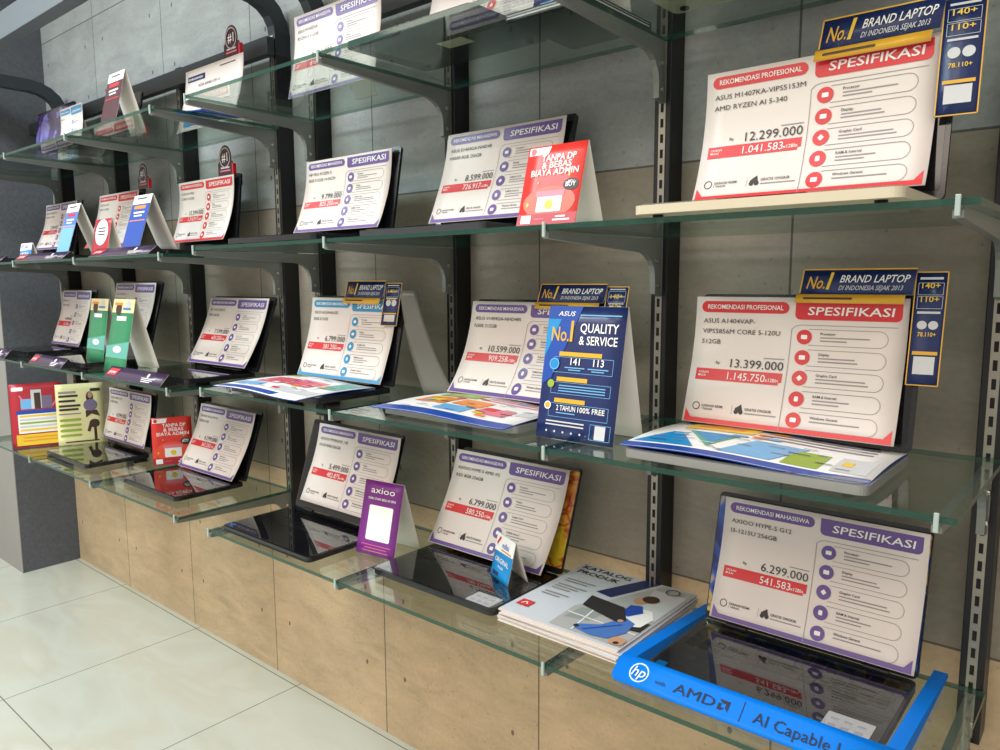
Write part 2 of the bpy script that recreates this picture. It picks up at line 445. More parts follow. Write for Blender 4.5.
ICONS = ('Processor', 'Display', 'Graphic Card', 'RAM & Internal', 'Windows Garansi')
def spec_print(root, paper, S, N, w, L, ink, model, price, monthly, title, border=True, detail=True, half=0.497):
    k = w / 0.354; kv = L / 0.225
    a = Ink(S, N); a.pill(0.03 * w, 0.035 * L, half * w - 0.018 * w, 0.125 * L, ink)
    a.text(title, half * w * 0.52, 0.097 * L, 0.0082 * k, WHITE, 'C', True, fit=half * w * 0.78); a.out('title_banner', root)
    a = Ink(S, N)
    x0, x1 = half * w + 0.012 * w, 0.975 * w
    a.rect(x0, 0.03 * L, x1, 0.10 * L, ink); a.rect(x0, 0.10 * L, x1, 0.13 * L, ink)
    a.pill(x0, 0.09 * L, x1, 0.165 * L, ink, r=0.012 * k)
    a.text('SPESIFIKASI', (x0 + x1) / 2 + 0.004, 0.128 * L, 0.0135 * k, WHITE, 'C', True, fit=(x1 - x0) * 0.80, shear=0.12); a.out('specification_banner', root)
    a = Ink(S, N)
    a.rect(0.035 * w, 0.575 * L, half * w - 0.035 * w, 0.665 * L, RED); a.rect(half * w - 0.035 * w, 0.575 * L, half * w - 0.02 * w, 0.645 * L, RED)
    a.text('CICILAN', 0.05 * w, 0.612 * L, 0.0036 * k, WHITE, 'L', True); a.text('MULAI', 0.05 * w, 0.637 * L, 0.0036 * k, WHITE, 'L', True)
    a.text(monthly, half * w - 0.10 * w, 0.650 * L, 0.0128 * k, WHITE, 'R'); a.text('x12Bln', half * w - 0.035 * w, 0.645 * L, 0.0058 * k, WHITE, 'R', True)
    a.out('price_banner', root)
    # specification list
    a = Ink(S, N)
    a.line([(half * w, L), (half * w, 0.24 * L), (half * w + 0.006, 0.215 * L), (half * w + 0.015, 0.205 * L), (0.96 * w, 0.205 * L)], 0.0010 * k, GREY)
    for i in range(5):
        v0 = (0.235 + 0.152 * i) * L; v1 = v0 + 0.118 * L; r = (v1 - v0) / 2; e = 0.925 * w
        pts = [(half * w + 0.03 * k, v0), (e - r, v0)] + [(e - r + r * math.sin(t), v0 + r - r * math.cos(t)) for t in [math.pi * q / 10 for q in range(1, 10)]] + [(e - r, v1), (half * w + 0.03 * k, v1)]
        a.line(pts, 0.0009 * k, GREY)
        cu, cv = half * w + 0.022 * k, v0 + r
        a.disc(cu, cv, 0.0125 * k, ink, 2)
        g = 0.0042 * k
        if i == 3: a.pill(cu - g * .8, cv - g, cu + g * .8, cv + g, WHITE, 3, r=g * .4)
        elif i == 2: a.poly([(cu, cv - g * 1.2), (cu - g * 1.2, cv), (cu, cv + g * 1.2), (cu + g * 1.2, cv)], WHITE, 3)
        else: a.pill(cu - g * 1.2, cv - g * .85, cu + g * 1.2, cv + g * .85, WHITE, 3, r=g * .3)
    if border:
        a.rect(0.012 * w, 0.962 * L, 0.988 * w, 0.995 * L, ink)
        a.poly([(0.012 * w, 0.962 * L), (0.045 * w, 0.962 * L), (0.012 * w, 0.90 * L)], ink); a.poly([(0.955 * w, 0.962 * L), (0.988 * w, 0.962 * L), (0.988 * w, 0.90 * L)], ink)
    for i, t in enumerate(model): a.text(t, 0.045 * w, (0.21 + 0.083 * i) * L, 0.0082 * k, DARK, 'L', sx=1.12)
    a.text('Rp', 0.155 * w, 0.535 * L, 0.0048 * k, DARK, 'R', True)
    a.text(price, half * w - 0.02 * w, 0.555 * L, 0.0150 * k, DARK, 'R', sx=1.04)
    a.rect(half * w - 0.12 * w, 0.466 * L, half * w - 0.02 * w, 0.474 * L, GREY)
    a.ring(0.065 * w, 0.872 * L, 0.007 * k, 0.0014 * k, DARK, 1)
    a.text('GARANSI RESMI', 0.095 * w, 0.874 * L, 0.0040 * k, DARK, 'L', True); a.text('1 TAHUN', 0.095 * w, 0.898 * L, 0.0036 * k, DARK, 'L', True)
    a.line([(0.255 * w, 0.84 * L), (0.255 * w, 0.91 * L)], 0.0006, GREY)
    a.disc(0.278 * w, 0.888 * L, 0.004 * k, DARK); a.disc(0.302 * w, 0.888 * L, 0.004 * k, DARK); a.poly([(0.27 * w, 0.865 * L), (0.272 * w, 0.885 * L), (0.31 * w, 0.885 * L), (0.30 * w, 0.83 * L)], DARK)
    a.text('GRATIS ONGKIR', 0.32 * w, 0.874 * L, 0.0044 * k, DARK, 'L', True); a.rect(0.32 * w, 0.89 * L, half * w - 0.02 * w, 0.899 * L, GREY)
    for i, t in enumerate(ICONS):
        v0 = (0.235 + 0.152 * i) * L
        a.text(t, half * w + 0.048 * k, v0 + 0.040 * L, 0.0042 * k, DARK, 'L', True)
        a.rect(half * w + 0.048 * k, v0 + 0.055 * L, half * w + (0.125 - 0.02 * (i % 2)) * k, v0 + 0.064 * L, GREY)
        if i < 4: a.rect(half * w + 0.048 * k, v0 + 0.079 * L, half * w + (0.09 + 0.02 * (i % 3)) * k, v0 + 0.088 * L, GREY)
    a.join(paper)

def spec_card(key, xc, w, yt, zt, yb, zb, ink, model, price, monthly, title, label, curl=0.02, border=True, wave=0.0, ph=0.0, easel=False, plain=False):
    S, N, L = card_surf(xc, w, yt, zt, yb, zb, curl, wave, ph)
    root = empty('spec_card', (xc, yb - curl, zb), label, 'price card', 'laptop specification cards')
    paper = sheet('sheet', S, N, w, L, root, PAPER)
    if plain:
        a = Ink(S, N); a.rect(0.05 * w, 0.10 * L, 0.36 * w, 0.19 * L, NAVY); a.text(title, 0.20 * w, 0.165 * L, 0.007, WHITE, 'C', True, fit=0.26 * w); a.out('title_banner', root)
        a = Ink(S, N); a.text(model[0], 0.25 * w, 0.30 * L, 0.009, DARK, 'L', sx=1.1); a.rect(0.62 * w, 0.07 * L, 0.88 * w, 0.085 * L, DARK)
        a.pill(0.1 * w, 0.80 * L, 0.6 * w, 0.93 * L, CYAN, 1, r=0.006); a.join(paper)
    else:
        spec_print(root, paper, S, N, w, L, ink, model, price, monthly, title, border)
    if easel:
        b = MB()
        b.prism([(yt + 0.002, zt - 0.01), (yt + 0.012, zt - 0.01), (yt + 0.10, zb), (yt + 0.092, zb)], 'x', xc - 0.04, xc + 0.04, PAPERB, Matrix.Translation(-Vector(root.location)))
        b.out('easel_leg', root)
    return root

# ------------------------------------------------------------------ laptops
def laptop(xc, yh, z, lean, label, body=m_lbk, disp=m_scr, w=0.372, d=0.236, lid=0.235, stickers=(), deck=None, film=True, lidm=None):
    root = empty('laptop', (xc, yh, z), label, 'laptop', 'laptops on the glass shelves')
    deck = deck or body
    b = MB(); b.prism(rrect(-w / 2, w / 2, -d, 0, 0.014), 'z', 0.004, 0.017, body)
    ob = b.out('base', root)
    for sx in (-1, 1):
        for yy in (-d + 0.025, -0.025):
            f = MB(); f.cyl((sx * (w / 2 - 0.03), yy, 0), (0, 0, 1), 0.008, 0.0045, m_slot, 10); f.out('rubber_foot', root)
    b = MB(); b.prism(rrect(-w / 2 + 0.012, w / 2 - 0.012, -0.132, -0.022, 0.006), 'z', 0.0172, 0.0176, deck)
    b.out('keyboard_tray', root)
    kb = MB()
    for r in range(5):
        y0 = -0.030 - r * 0.0195; n = 15; pw = (w - 0.034) / n
        for i in range(n):
            if r == 4 and 4 <= i <= 8:
                if i == 4: kb.box(-w / 2 + 0.017 + i * pw + 0.0015, -w / 2 + 0.017 + (i + 5) * pw - 0.0015, y0 - 0.0165, y0, 0.0175, 0.0188, m_key)
                continue
            kb.box(-w / 2 + 0.017 + i * pw + 0.0015, -w / 2 + 0.017 + (i + 1) * pw - 0.0015, y0 - 0.0165, y0, 0.0175, 0.0188, m_key)
    kb.out('keyboard', root)
    b = MB(); b.prism(rrect(-0.062, 0.062, -d + 0.014, -0.146, 0.004), 'z', 0.0171, 0.0175, m_pad); b.out('touchpad', root)
    if film:
        b = MB(); b.prism(rrect(-w / 2 + 0.004, w / 2 - 0.004, -d + 0.004, -0.012, 0.012), 'z', 0.0190, 0.0192, m_clear); b.out('protective_film', root)
    T = Matrix.Translation((0, 0.0, 0.012)) @ Matrix.Rotation(-lean, 4, 'X')
    b = MB(); b.prism(rrect(-w / 2, w / 2, 0.006, lid, 0.010), 'y', -0.001, 0.006, lidm or body, T); lidob = b.out('screen_lid', root)
    b = MB(); ii = 0.007 if disp is m_scr else 0.002
    b = MB(); b.prism(rrect(-w / 2 + ii, w / 2 - ii, 0.020, lid - 0.009, 0.003), 'y', -0.0016, -0.0009, disp, T); b.out('display', lidob)
    for sx in (-1, 1):
        b = MB(); b.cyl((sx * w * 0.33 - 0.02, 0.002, 0.015), (1, 0, 0), 0.006, 0.04, m_key, 10); b.out('hinge', root)
    for (x0, x1, y0, y1, m, nm) in stickers:
        b = MB(); b.prism(rrect(x0, x1, y0, y1, 0.002), 'z', 0.0172, 0.0178, m)
        if nm == 'spec_sticker':
            for i in range(3):
                for j in range(2): b.box(x0 + 0.008 + i * (x1 - x0 - 0.01) / 3, x0 + 0.008 + (i + .6) * (x1 - x0 - 0.01) / 3, y0 + 0.006 + j * (y1 - y0) / 2.4, y0 + 0.013 + j * (y1 - y0) / 2.4, 0.0178, 0.0181, PALE)
        b.out(nm, root)
    return root

# ------------------------------------------------------------------ tent cards, standees, toppers
def tent_card(name, xc, yf, z, w, h, depth, front, label, cat, group=None, yaw=0.0, ya=None, back=None, draw=None, radius=0.0):
    """folded card: front leaf leans back from yf to the fold, back leaf comes down behind"""
    root = empty(name, (xc, yf, z), label, cat, group)
    c, s = math.cos(yaw), math.sin(yaw); O = Vector((xc, yf, z))
    R = lambda x, y, zz: O + Vector((x * c - y * s, x * s + y * c, zz))
    ya = depth * 0.45 if ya is None else ya
    Lf = math.hypot(ya, h)
    S = lambda u, v: R(u - w / 2, ya * (1 - v / Lf), h * (1 - v / Lf))
    N = surf_normal(S)
    leaf = sheet('front_leaf', S, N, w, Lf, root, front, PAPERB, 4, 8, radius=radius)
    Lb = math.hypot(depth - ya, h)
    S2 = lambda u, v: R(u - w / 2, ya + 0.0012 + (depth - ya) * v / Lb, h * (1 - v / Lb))
    N2 = lambda u, v: -surf_normal(S2)(u, v)
    sheet('back_leaf', S2, surf_normal(S2), w, Lb, root, PAPERB, PAPERB, 4, 8)
    if draw:
        a = Ink(S, N); draw(a, w, Lf); draw(a, w, Lf, True); a.join(leaf)
    return root

def d_promo(a, w, L, txt=False):
    k = w / 0.124
    if not txt:
        a.poly([(0.03 * w, 0.02 * L), (0.40 * w, 0.02 * L), (0.36 * w, 0.115 * L), (0.03 * w, 0.115 * L)], WHITE)
        a.disc(0.10 * w, 0.068 * L, 0.006 * k, RED, 2)
        a.disc(0.5 * w, 0.72 * L, 0.44 * w, mat('ink_scarlet', (240, 84, 56), 0.35), 1, ry=0.20 * L)
        a.pill(0.30 * w, 0.60 * L, 0.72 * w, 0.84 * L, WHITE, 2, r=0.003); a.rect(0.27 * w, 0.58 * L, 0.75 * w, 0.65 * L, PINK, 3); a.disc(0.51 * w, 0.75 * L, 0.07 * w, YEL, 4)
        a.disc(0.83 * w, 0.52 * L, 0.13 * w, DARK, 2, ry=0.075 * L)
        a.rect(0.0 * w, 0.86 * L, w, L, CRIM, 2)
        for (u, v, r) in ((0.14, 0.74, 0.035), (0.78, 0.40, 0.025), (0.27, 0.47, 0.02)):
            a.poly([(u * w, (v * L) - r * w), (u * w - r * .8 * w, v * L), (u * w, v * L + r * w), (u * w + r * .8 * w, v * L)], YEL, 2)
        a.rect(0.07 * w, 0.875 * L, 0.24 * w, 0.975 * L, WHITE, 3)
        return
    a.text('TANPA DP', 0.56 * w, 0.205 * L, 0.0115 * k, WHITE, 'C', True, fit=0.58 * w)
    a.text('& BEBAS', 0.54 * w, 0.295 * L, 0.0115 * k, WHITE, 'C', True, fit=0.50 * w)
    a.text('BIAYA ADMIN', 0.52 * w, 0.385 * L, 0.0115 * k, WHITE, 'C', True, fit=0.80 * w)
    a.text('BELI', 0.83 * w, 0.505 * L, 0.005 * k, WHITE, 'C', True); a.text('BUY', 0.83 * w, 0.545 * L, 0.008 * k, WHITE, 'C', True)
    a.rect(0.66 * w, 0.895 * L, 0.82 * w, 0.915 * L, WHITE, 3); a.rect(0.62 * w, 0.935 * L, 0.90 * w, 0.955 * L, WHITE, 3); a.rect(0.30 * w, 0.92 * L, 0.46 * w, 0.93 * L, PINK, 3)

def d_quality(a, w, L, txt=False):
    if not txt:
        a.poly([(0, 0), (0.45 * w, 0), (0.12 * w, 0.55 * L), (0, 0.6 * L)], ROYAL); a.poly([(0, 0.1 * L), (0.18 * w, 0.1 * L), (0, 0.4 * L)], CYAN, 2)
        for v in (0.345, 0.535, 0.695): a.rect(0.20 * w, v * L, (0.75 - 0.15 * (v > .5)) * w, (v + 0.032) * L, GOLD, 2)
        for v0, v1 in ((0.385, 0.50), (0.575, 0.66), (0.735, 0.835)):
            a.line([(0.14 * w, v0 * L), (0.90 * w, v0 * L), (0.90 * w, v1 * L), (0.14 * w, v1 * L), (0.14 * w, v0 * L)], 0.0008, SKYB, 2)
        a.disc(0.15 * w, 0.44 * L, 0.06 * w, CYAN, 3); a.ring(0.15 * w, 0.44 * L, 0.065 * w, 0.012 * w, SKYB, 4)
        a.disc(0.13 * w, 0.59 * L, 0.045 * w, LIME, 3); a.disc(0.12 * w, 0.755 * L, 0.045 * w, WHITE, 3); a.disc(0.12 * w, 0.755 * L, 0.032 * w, GOLD, 4)
        a.line([(0.70 * w, 0.86 * L), (0.95 * w, 0.86 * L), (0.95 * w, 0.97 * L), (0.70 * w, 0.97 * L), (0.70 * w, 0.86 * L)], 0.0008, SKYB, 2)
        a.rect(0.76 * w, 0.865 * L, 0.89 * w, 0.965 * L, PALE, 2)
        return
    a.text('ASUS', 0.13 * w, 0.075 * L, 0.0085, WHITE, 'L', True, shear=0.3, sx=1.3)
    a.rect(0.42 * w, 0.062 * L, 0.94 * w, 0.072 * L, SKYB, 3)
    a.text('No.', 0.07 * w, 0.265 * L, 0.026, GOLD, 'L', True, sx=0.72); a.text('1', 0.315 * w, 0.265 * L, 0.038, GOLD, 'L', True, sx=0.9)
    a.text('QUALITY', 0.44 * w, 0.195 * L, 0.0165, WHITE, 'L', True, fit=0.48 * w); a.text('& SERVICE', 0.44 * w, 0.285 * L, 0.0155, WHITE, 'L', True, fit=0.48 * w)
    a.text('141', 0.42 * w, 0.44 * L, 0.0125, WHITE, 'C', True); a.text('113', 0.72 * w, 0.44 * L, 0.0125, WHITE, 'C', True)
    for u in (0.42, 0.72):
        a.rect((u - .13) * w, 0.458 * L, (u + .13) * w, 0.466 * L, SKYB, 3); a.rect((u - .08) * w, 0.475 * L, (u + .08) * w, 0.483 * L, SKYB, 3)
    for v in (0.595, 0.615, 0.635): a.rect(0.24 * w, v * L, 0.84 * w, (v + 0.008) * L, SKYB, 3)
    a.text('2 TAHUN', 0.24 * w, 0.785 * L, 0.0095, WHITE, 'L', True, fit=0.25 * w); a.text('100% FREE', 0.52 * w, 0.785 * L, 0.0095, WHITE, 'L', True, fit=0.34 * w)
    a.rect(0.24 * w, 0.80 * L, 0.49 * w, 0.808 * L, SKYB, 3)
    for v in (0.865, 0.89): a.rect(0.12 * w, v * L, 0.62 * w, (v + 0.01) * L, PALE, 3)
    for i in range(5): a.disc((0.14 + 0.11 * i) * w, 0.945 * L, 0.012 * w, PALE, 3)

def d_qr(a, w, L, txt=False):
    if not txt:
        a.pill(0.20 * w, 0.33 * L, 0.82 * w, 0.80 * L, WHITE, 1, r=0.004); return
    a.text('axioo', 0.5 * w, 0.165 * L, 0.016, WHITE, 'C', False, fit=0.62 * w); a.text('CARI DAN BELI DI SINI', 0.5 * w, 0.255 * L, 0.0055, WHITE, 'C', True, fit=0.72 * w)
    for v, q in ((0.86, .38), (0.90, .28), (0.94, .34)): a.rect((0.5 - q) * w, v * L, (0.5 + q) * w, (v + 0.008) * L, PINK, 3)

def d_stripe(top, mid, low, lab=WHITE):
    def d(a, w, L, txt=False):
        if txt:
            a.rect(0.2 * w, 0.05 * L, 0.75 * w, 0.075 * L, DARK, 3); a.rect(0.2 * w, 0.30 * L, 0.8 * w, 0.33 * L, WHITE, 3); a.rect(0.25 * w, 0.36 * L, 0.7 * w, 0.385 * L, WHITE, 3); return
        a.rect(0, 0, w, 0.16 * L, top); a.rect(0, 0.16 * L, w, 0.42 * L, mid); a.rect(0, 0.42 * L, w, L, low); a.pill(0.15 * w, 0.19 * L, 0.8 * w, 0.25 * L, lab, 2)
        a.rect(0.06 * w, 0.45 * L, 0.94 * w, 0.465 * L, lab, 2)
    return d

def d_green(a, w, L, txt=False):
    if txt:
        a.rect(0.1 * w, 0.05 * L, 0.45 * w, 0.085 * L, ORANGE, 3); a.rect(0.5 * w, 0.12 * L, 0.85 * w, 0.15 * L, DENIM, 3); a.rect(0.28 * w, 0.24 * L, 0.72 * w, 0.30 * L, WHITE, 3); return
    a.rect(0, 0, w, 0.19 * L, CREAM); a.disc(0.3 * w, 0.14 * L, 0.14 * w, BROWN, 2); a.disc(0.7 * w, 0.09 * L, 0.12 * w, PALE, 2)
    a.poly([(0, 0.66 * L), (w, 0.58 * L), (w, 0.82 * L), (0, 0.82 * L)], TEAL, 1); a.disc(0.5 * w, 0.7 * L, 0.2 * w, PALE, 2, ry=0.05 * L)

def d_oval(a, w, L, txt=False):
    if txt:
        for v in (0.22, 0.3, 0.38): a.rect(0.3 * w, v * L, 0.72 * w, (v + 0.03) * L, DARK, 3)
        return
    a.disc(0.5 * w, 0.34 * L, 0.38 * w, WHITE, 1, ry=0.33 * L)

def flyer(name, O, U, V, w, L, m, label, draw, cat='flyer', group=None, leg=True):
    O = Vector(O); U = Vector(U).normalized(); V = Vector(V).normalized()
    n = V.cross(U).normalized()
    S = lambda u, v: O + U * u + V * v + n * (0.006 * math.sin(math.pi * v / L))
    N = surf_normal(S)
    bot = O + U * (w / 2) + V * L
    root = empty(name, bot, label, cat, group)
    sh = sheet('sheet', S, N, w, L, root, m, PAPERB, 6, 10)
    a = Ink(S, N); draw(a, w, L, False); draw(a, w, L, True); a.join(sh)
    if leg:
        S2 = lambda u, v: O + U * (w * 0.3 + u) - n * (0.002 + 0.085 * v / L) + V * (0.02 + v * (0.955 - 0.02 / L))
        sheet('easel_leg', S2, lambda u, v: n, w * 0.4, L, root, PAPERB, PAPERB, 3, 4)
    return root

def topper(x0, x1, zb, zt, xs, zs, y, lean, label, ys=0.012):
    """crown strip over the screen with a side panel hanging down on the right"""
    root = empty('laptop_topper', ((x0 + x1) / 2, y, zb), label, 'topper sign', 'number one laptop topper signs')
    V = Vector((0, -math.sin(lean), -math.cos(lean)))
    w = x1 - x0; L = (zt - zb)
    O = Vector((x0, y + math.sin(lean) * L, zt)); 
    S0, N0 = plane_surf(O, (1, 0, 0), V)
    sk = 0.10 * L
    S = lambda u, v: S0(u + sk * (1 - v / (L)) , v); N = N0
    hs = sheet('header_strip', S, N, w, L * 0.74, root, NAVY, PAPERB, 4, 2)
    Sg = lambda u, v: S(u - 0.004, v + L * 0.74 + 0.0004) + N(u, v) * 0.001
    sheet('gold_strip', Sg, N, w * 0.97, L * 0.26, root, GOLD, PAPERB, 4, 1)
    a = Ink(S, N)
    t = 0.0022
    a.rect(0, 0, w, t, GOLD); a.rect(0, 0, t, L * 0.72, GOLD)
    a.text('No.', 0.06 * w, 0.58 * L, 0.36 * L, GOLD, 'L', True, fit=0.17 * w, shear=0.15); a.text('1', 0.245 * w, 0.60 * L, 0.50 * L, YEL, 'L', True, shear=0.15)
    a.text('BRAND LAPTOP', 0.36 * w, 0.40 * L, 0.21 * L, WHITE, 'L', True, fit=0.59 * w, shear=0.18)
    a.text('DI INDONESIA SEJAK 2013', 0.36 * w, 0.62 * L, 0.13 * L, PALE, 'L', True, fit=0.55 * w, shear=0.18)
    a.rect(0.05 * w, 0.84 * L, 0.50 * w, 0.90 * L, BROWN, 5)
    a.join(hs)
    # side panel
    W2 = xs - x1 - 0.002; L2 = zt - zs - 0.006
    S2, N2 = plane_surf(Vector((x1 + 0.003, y + math.sin(lean) * L + 0.003, zt - 0.006)), (1, 0.12, 0), V)
    if W2 > 0.01:
        sp_ = sheet('side_panel', S2, N2, W2, L2, root, NAVY, PAPERB, 2, 4)
        a = Ink(S2, N2); t = 0.0016
        a.rect(0, 0, W2, t, GOLD); a.rect(0, L2 - t, W2, L2, GOLD); a.rect(0, 0, t, L2, GOLD); a.rect(W2 - t, 0, W2, L2, GOLD)
        rows = ((0.17, '140+'), (0.31, '110+'), (0.66, '78.110+'))
        for v, s in rows:
            if v * L2 < L2 - 0.01:
                a.text(s, W2 / 2, v * 0.150, 0.0085 if len(s) < 6 else 0.0065, YEL, 'C', True, fit=0.55 * W2) if L2 > 0.1 or v < 0.3 else None
        if L2 > 0.1:
            for v in (0.10, 0.22): a.line([(0.12 * W2, v * L2), (0.88 * W2, v * L2), (0.88 * W2, (v + 0.105) * L2), (0.12 * W2, (v + 0.105) * L2), (0.12 * W2, v * L2)], 0.0006, PALE, 2)
            a.rect(0.15 * W2, 0.05 * L2, 0.85 * W2, 0.07 * L2, PALE, 2); a.rect(0.15 * W2, 0.35 * L2, 0.85 * W2, 0.37 * L2, PALE, 2)
            a.disc(0.33 * W2, 0.47 * L2, 0.15 * W2, PALE, 2); a.disc(0.67 * W2, 0.47 * L2, 0.15 * W2, PALE, 2)
            a.rect(0.12 * W2, 0.70 * L2, 0.88 * W2, 0.73 * L2, GOLD, 2); a.rect(0.18 * W2, 0.745 * L2, 0.82 * W2, 0.90 * L2, PALE, 2)
        a.join(sp_)
    return root

def badge(x, y, z, s, label):
    root = empty('crest_badge', (x, y, z), label, 'badge', 'crest badges above the cards')
    w = 0.085 * s; h = 0.095 * s
    out = [(-w / 2, 0), (w / 2, 0), (w / 2, 0.45 * h), (0.40 * w, 0.48 * h)] + [(0.40 * w * math.cos(t), 0.60 * h + 0.40 * h * math.sin(t)) for t in [math.pi * k / 10 for k in range(0, 11)]] + [(-0.40 * w, 0.48 * h), (-w / 2, 0.45 * h)]
    b = MB(); b.prism(out, 'y', 0, 0.002, MAROON); shd = b.out('shield', root)
    O = Vector((x - w / 2, y, z + h)); S, N = plane_surf(O, (1, 0, 0), (0, 0, -1))
    a = Ink(S, N); a.ring(0.5 * w, 0.40 * h, 0.36 * w, 0.03 * w, PALE, 1); a.text('#1', 0.5 * w, 0.52 * h, 0.026 * s, WHITE, 'C', True); a.rect(0.2 * w, 0.70 * h, 0.8 * w, 0.75 * h, PALE, 1); a.rect(0.15 * w, 0.80 * h, 0.85 * w, 0.85 * h, PINK, 1)
    a.join(shd)
    b = MB(); b.box(w / 2 - 0.002, w / 2 + 0.005, -0.001, 0.010, 0.0, 0.036 * s, RED); b.out('clip', root)
    return root

def wedge_sign(x0, x1, yf, z, label, h=0.034, dp=0.055):
    root = empty('price_wedge', ((x0 + x1) / 2, yf, z), label, 'label holder', 'purple wedge label holders')
    hw = (x1 - x0) / 2
    b = MB(); b.prism([(0, 0), (dp * 0.55, h), (dp, 0)], 'x', -hw, hw, m_slot)
    b.out('holder', root)
    V = Vector((0, -dp * 0.55, -h)); L = V.length; 
    S, N = plane_surf(Vector((x0, yf + dp * 0.55, z + h)), (1, 0, 0), V)
    fl = sheet('front_label', lambda u, v: S(u, v) + N(u, v) * 0.0012, N, 2 * hw, L, root, m_wedge, PAPERB, 4, 2)
    a = Ink(lambda u, v: S(u, v) + N(u, v) * 0.0014, N)
    a.poly([(0.09 * hw, 0.18 * L), (0.42 * hw, 0.18 * L), (0.36 * hw, 0.72 * L), (0.03 * hw, 0.72 * L)], RED, 1)
    a.text('promo', 0.10 * hw, 0.58 * L, 0.012, WHITE, 'L', True, fit=0.24 * hw)
    a.disc(1.45 * hw, 0.35 * L, 0.007, WHITE, 1)
    for i in range(3): a.rect((1.28 + .02 * i) * hw, (0.55 + 0.13 * i) * L, (1.72 - .05 * i) * hw, (0.60 + 0.13 * i) * L, WHITE, 1)
    a.join(fl)
    return root

def brochure(x0, x1, y0, y1, z, label, draw, lift=0.006):
    """a stapled leaflet lying on a keyboard, front edge towards the viewer"""
    w = x1 - x0; L = y1 - y0
    S = lambda u, v: Vector((x0 + u, y1 - v, z + 0.002 + lift * math.sin(math.pi * (0.15 + 0.85 * v / L)) + 0.004 * math.sin(5 * u / w)))
    N = surf_normal(S)
    root = empty('brochure', ((x0 + x1) / 2, (y0 + y1) / 2, z), label, 'brochure', 'brochures lying on keyboards')
    sh = sheet('sheet', S, N, w, L, root, WHITE, ROYAL, 8, 6, th=0.0022)
    a = Ink(S, N); draw(a, w, L)
    rr = random.Random(int(abs(x0) * 1000))
    for i in range(34):
        u, v = rr.uniform(0.05, 0.86), rr.uniform(0.05, 0.84); q = rr.uniform(0.03, 0.09)
        a.rect(u * w, v * L, (u + q) * w, (v + 0.012) * L, rr.choice((DARK, GREY, WHITE, DENIM)), 4)
    for i in range(7):
        u, v = rr.uniform(0.05, 0.85), rr.uniform(0.08, 0.75); a.pill(u * w, v * L, (u + 0.07) * w, (v + 0.05) * L, rr.choice((YEL, ORANGE, WHITE, SKYB, RED)), 3, r=0.003)
    a.join(sh)
    return root

# ------------------------------------------------------------------ room
def struct(name, b, extra=None):
    o = b.out(name); o['kind'] = 'structure'
    if extra: o['label'] = extra
    return o
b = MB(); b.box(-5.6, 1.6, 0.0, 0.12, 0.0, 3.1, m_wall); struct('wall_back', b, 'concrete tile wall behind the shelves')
b = MB(); b.box(-5.6, 1.6, -4.6, 0.12, -0.1, 0.0, m_floor); struct('floor', b, 'pale marble tile floor')
b = MB(); b.box(-5.6, 1.6, -4.6, 0.12, 3.1, 3.2, m_ceil); struct('ceiling', b, 'white ceiling')
b = MB()
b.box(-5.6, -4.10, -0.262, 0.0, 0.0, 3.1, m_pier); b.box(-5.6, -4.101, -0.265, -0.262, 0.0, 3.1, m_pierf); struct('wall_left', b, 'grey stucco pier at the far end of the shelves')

# ------------------------------------------------------------------ shelving
POSTS = [-0.172, -0.768, -1.362, -1.925, -2.118, -2.712, -3.284, -3.852]
ORD = ['first', 'second', 'third', 'fourth', 'fifth', 'sixth', 'seventh', 'eighth']
for i, x in enumerate(POSTS):
    r = empty('wall_upright', (x, 0, 0.64), '%s black slotted wall upright counted from the near right end' % ORD[i], 'shelf upright', 'slotted wall uprights')
    b = MB(); b.box(-0.018, 0.018, -0.055, -0.0005, 0.0, 1.54, m_black, 0.0015); b.out('post', r)
    b = MB(); b.box(-0.0075, 0.0075, -0.0565, -0.0545, 0.01, 1.53, m_strip)
    zz = 0.03
    while zz < 1.51: b.box(-0.0032, 0.0032, -0.0569, -0.0563, zz, zz + 0.017, m_slot); zz += 0.030
    b.out('slotted_strip', r)

LV_R = dict(A=1.885, B=1.499, C=1.121, D=0.728); LV_L = dict(A=1.885, B=1.487, C=1.103, D=0.728)
GT = 0.009
ROWN = dict(A='top', B='second', C='third', D='bottom')
def bracket(x, zg, label):
    r = empty('shelf_bracket', (x, -0.055, zg), label, 'shelf bracket', 'steel shelf brackets')
    pts = [(0.0, -0.001), (-0.385, -0.001), (-0.392, -0.006), (-0.39, -0.014), (-0.10, -0.028)]
    for k in range(0, 7):
        t = math.pi / 2 * k / 6; pts.append((-0.083 + 0.055 * math.sin(t), -0.083 + 0.055 * math.cos(t)))
    pts += [(-0.028, -0.112), (0.0, -0.118)]
    b = MB(); b.prism(pts, 'x', -0.006, 0.006, m_brk); b.out('arm', r)
    b = MB(); b.box(-0.003, 0.003, -0.3975, -0.3935, -0.012, 0.013, m_clip, 0.001); b.out('end_clip', r)
    for zz in (-0.045, -0.095):
        s = MB(); s.cyl((0.006, -0.018, zz), (1, 0, 0), 0.005, 0.003, m_chrome, 10); s.out('bolt', r)
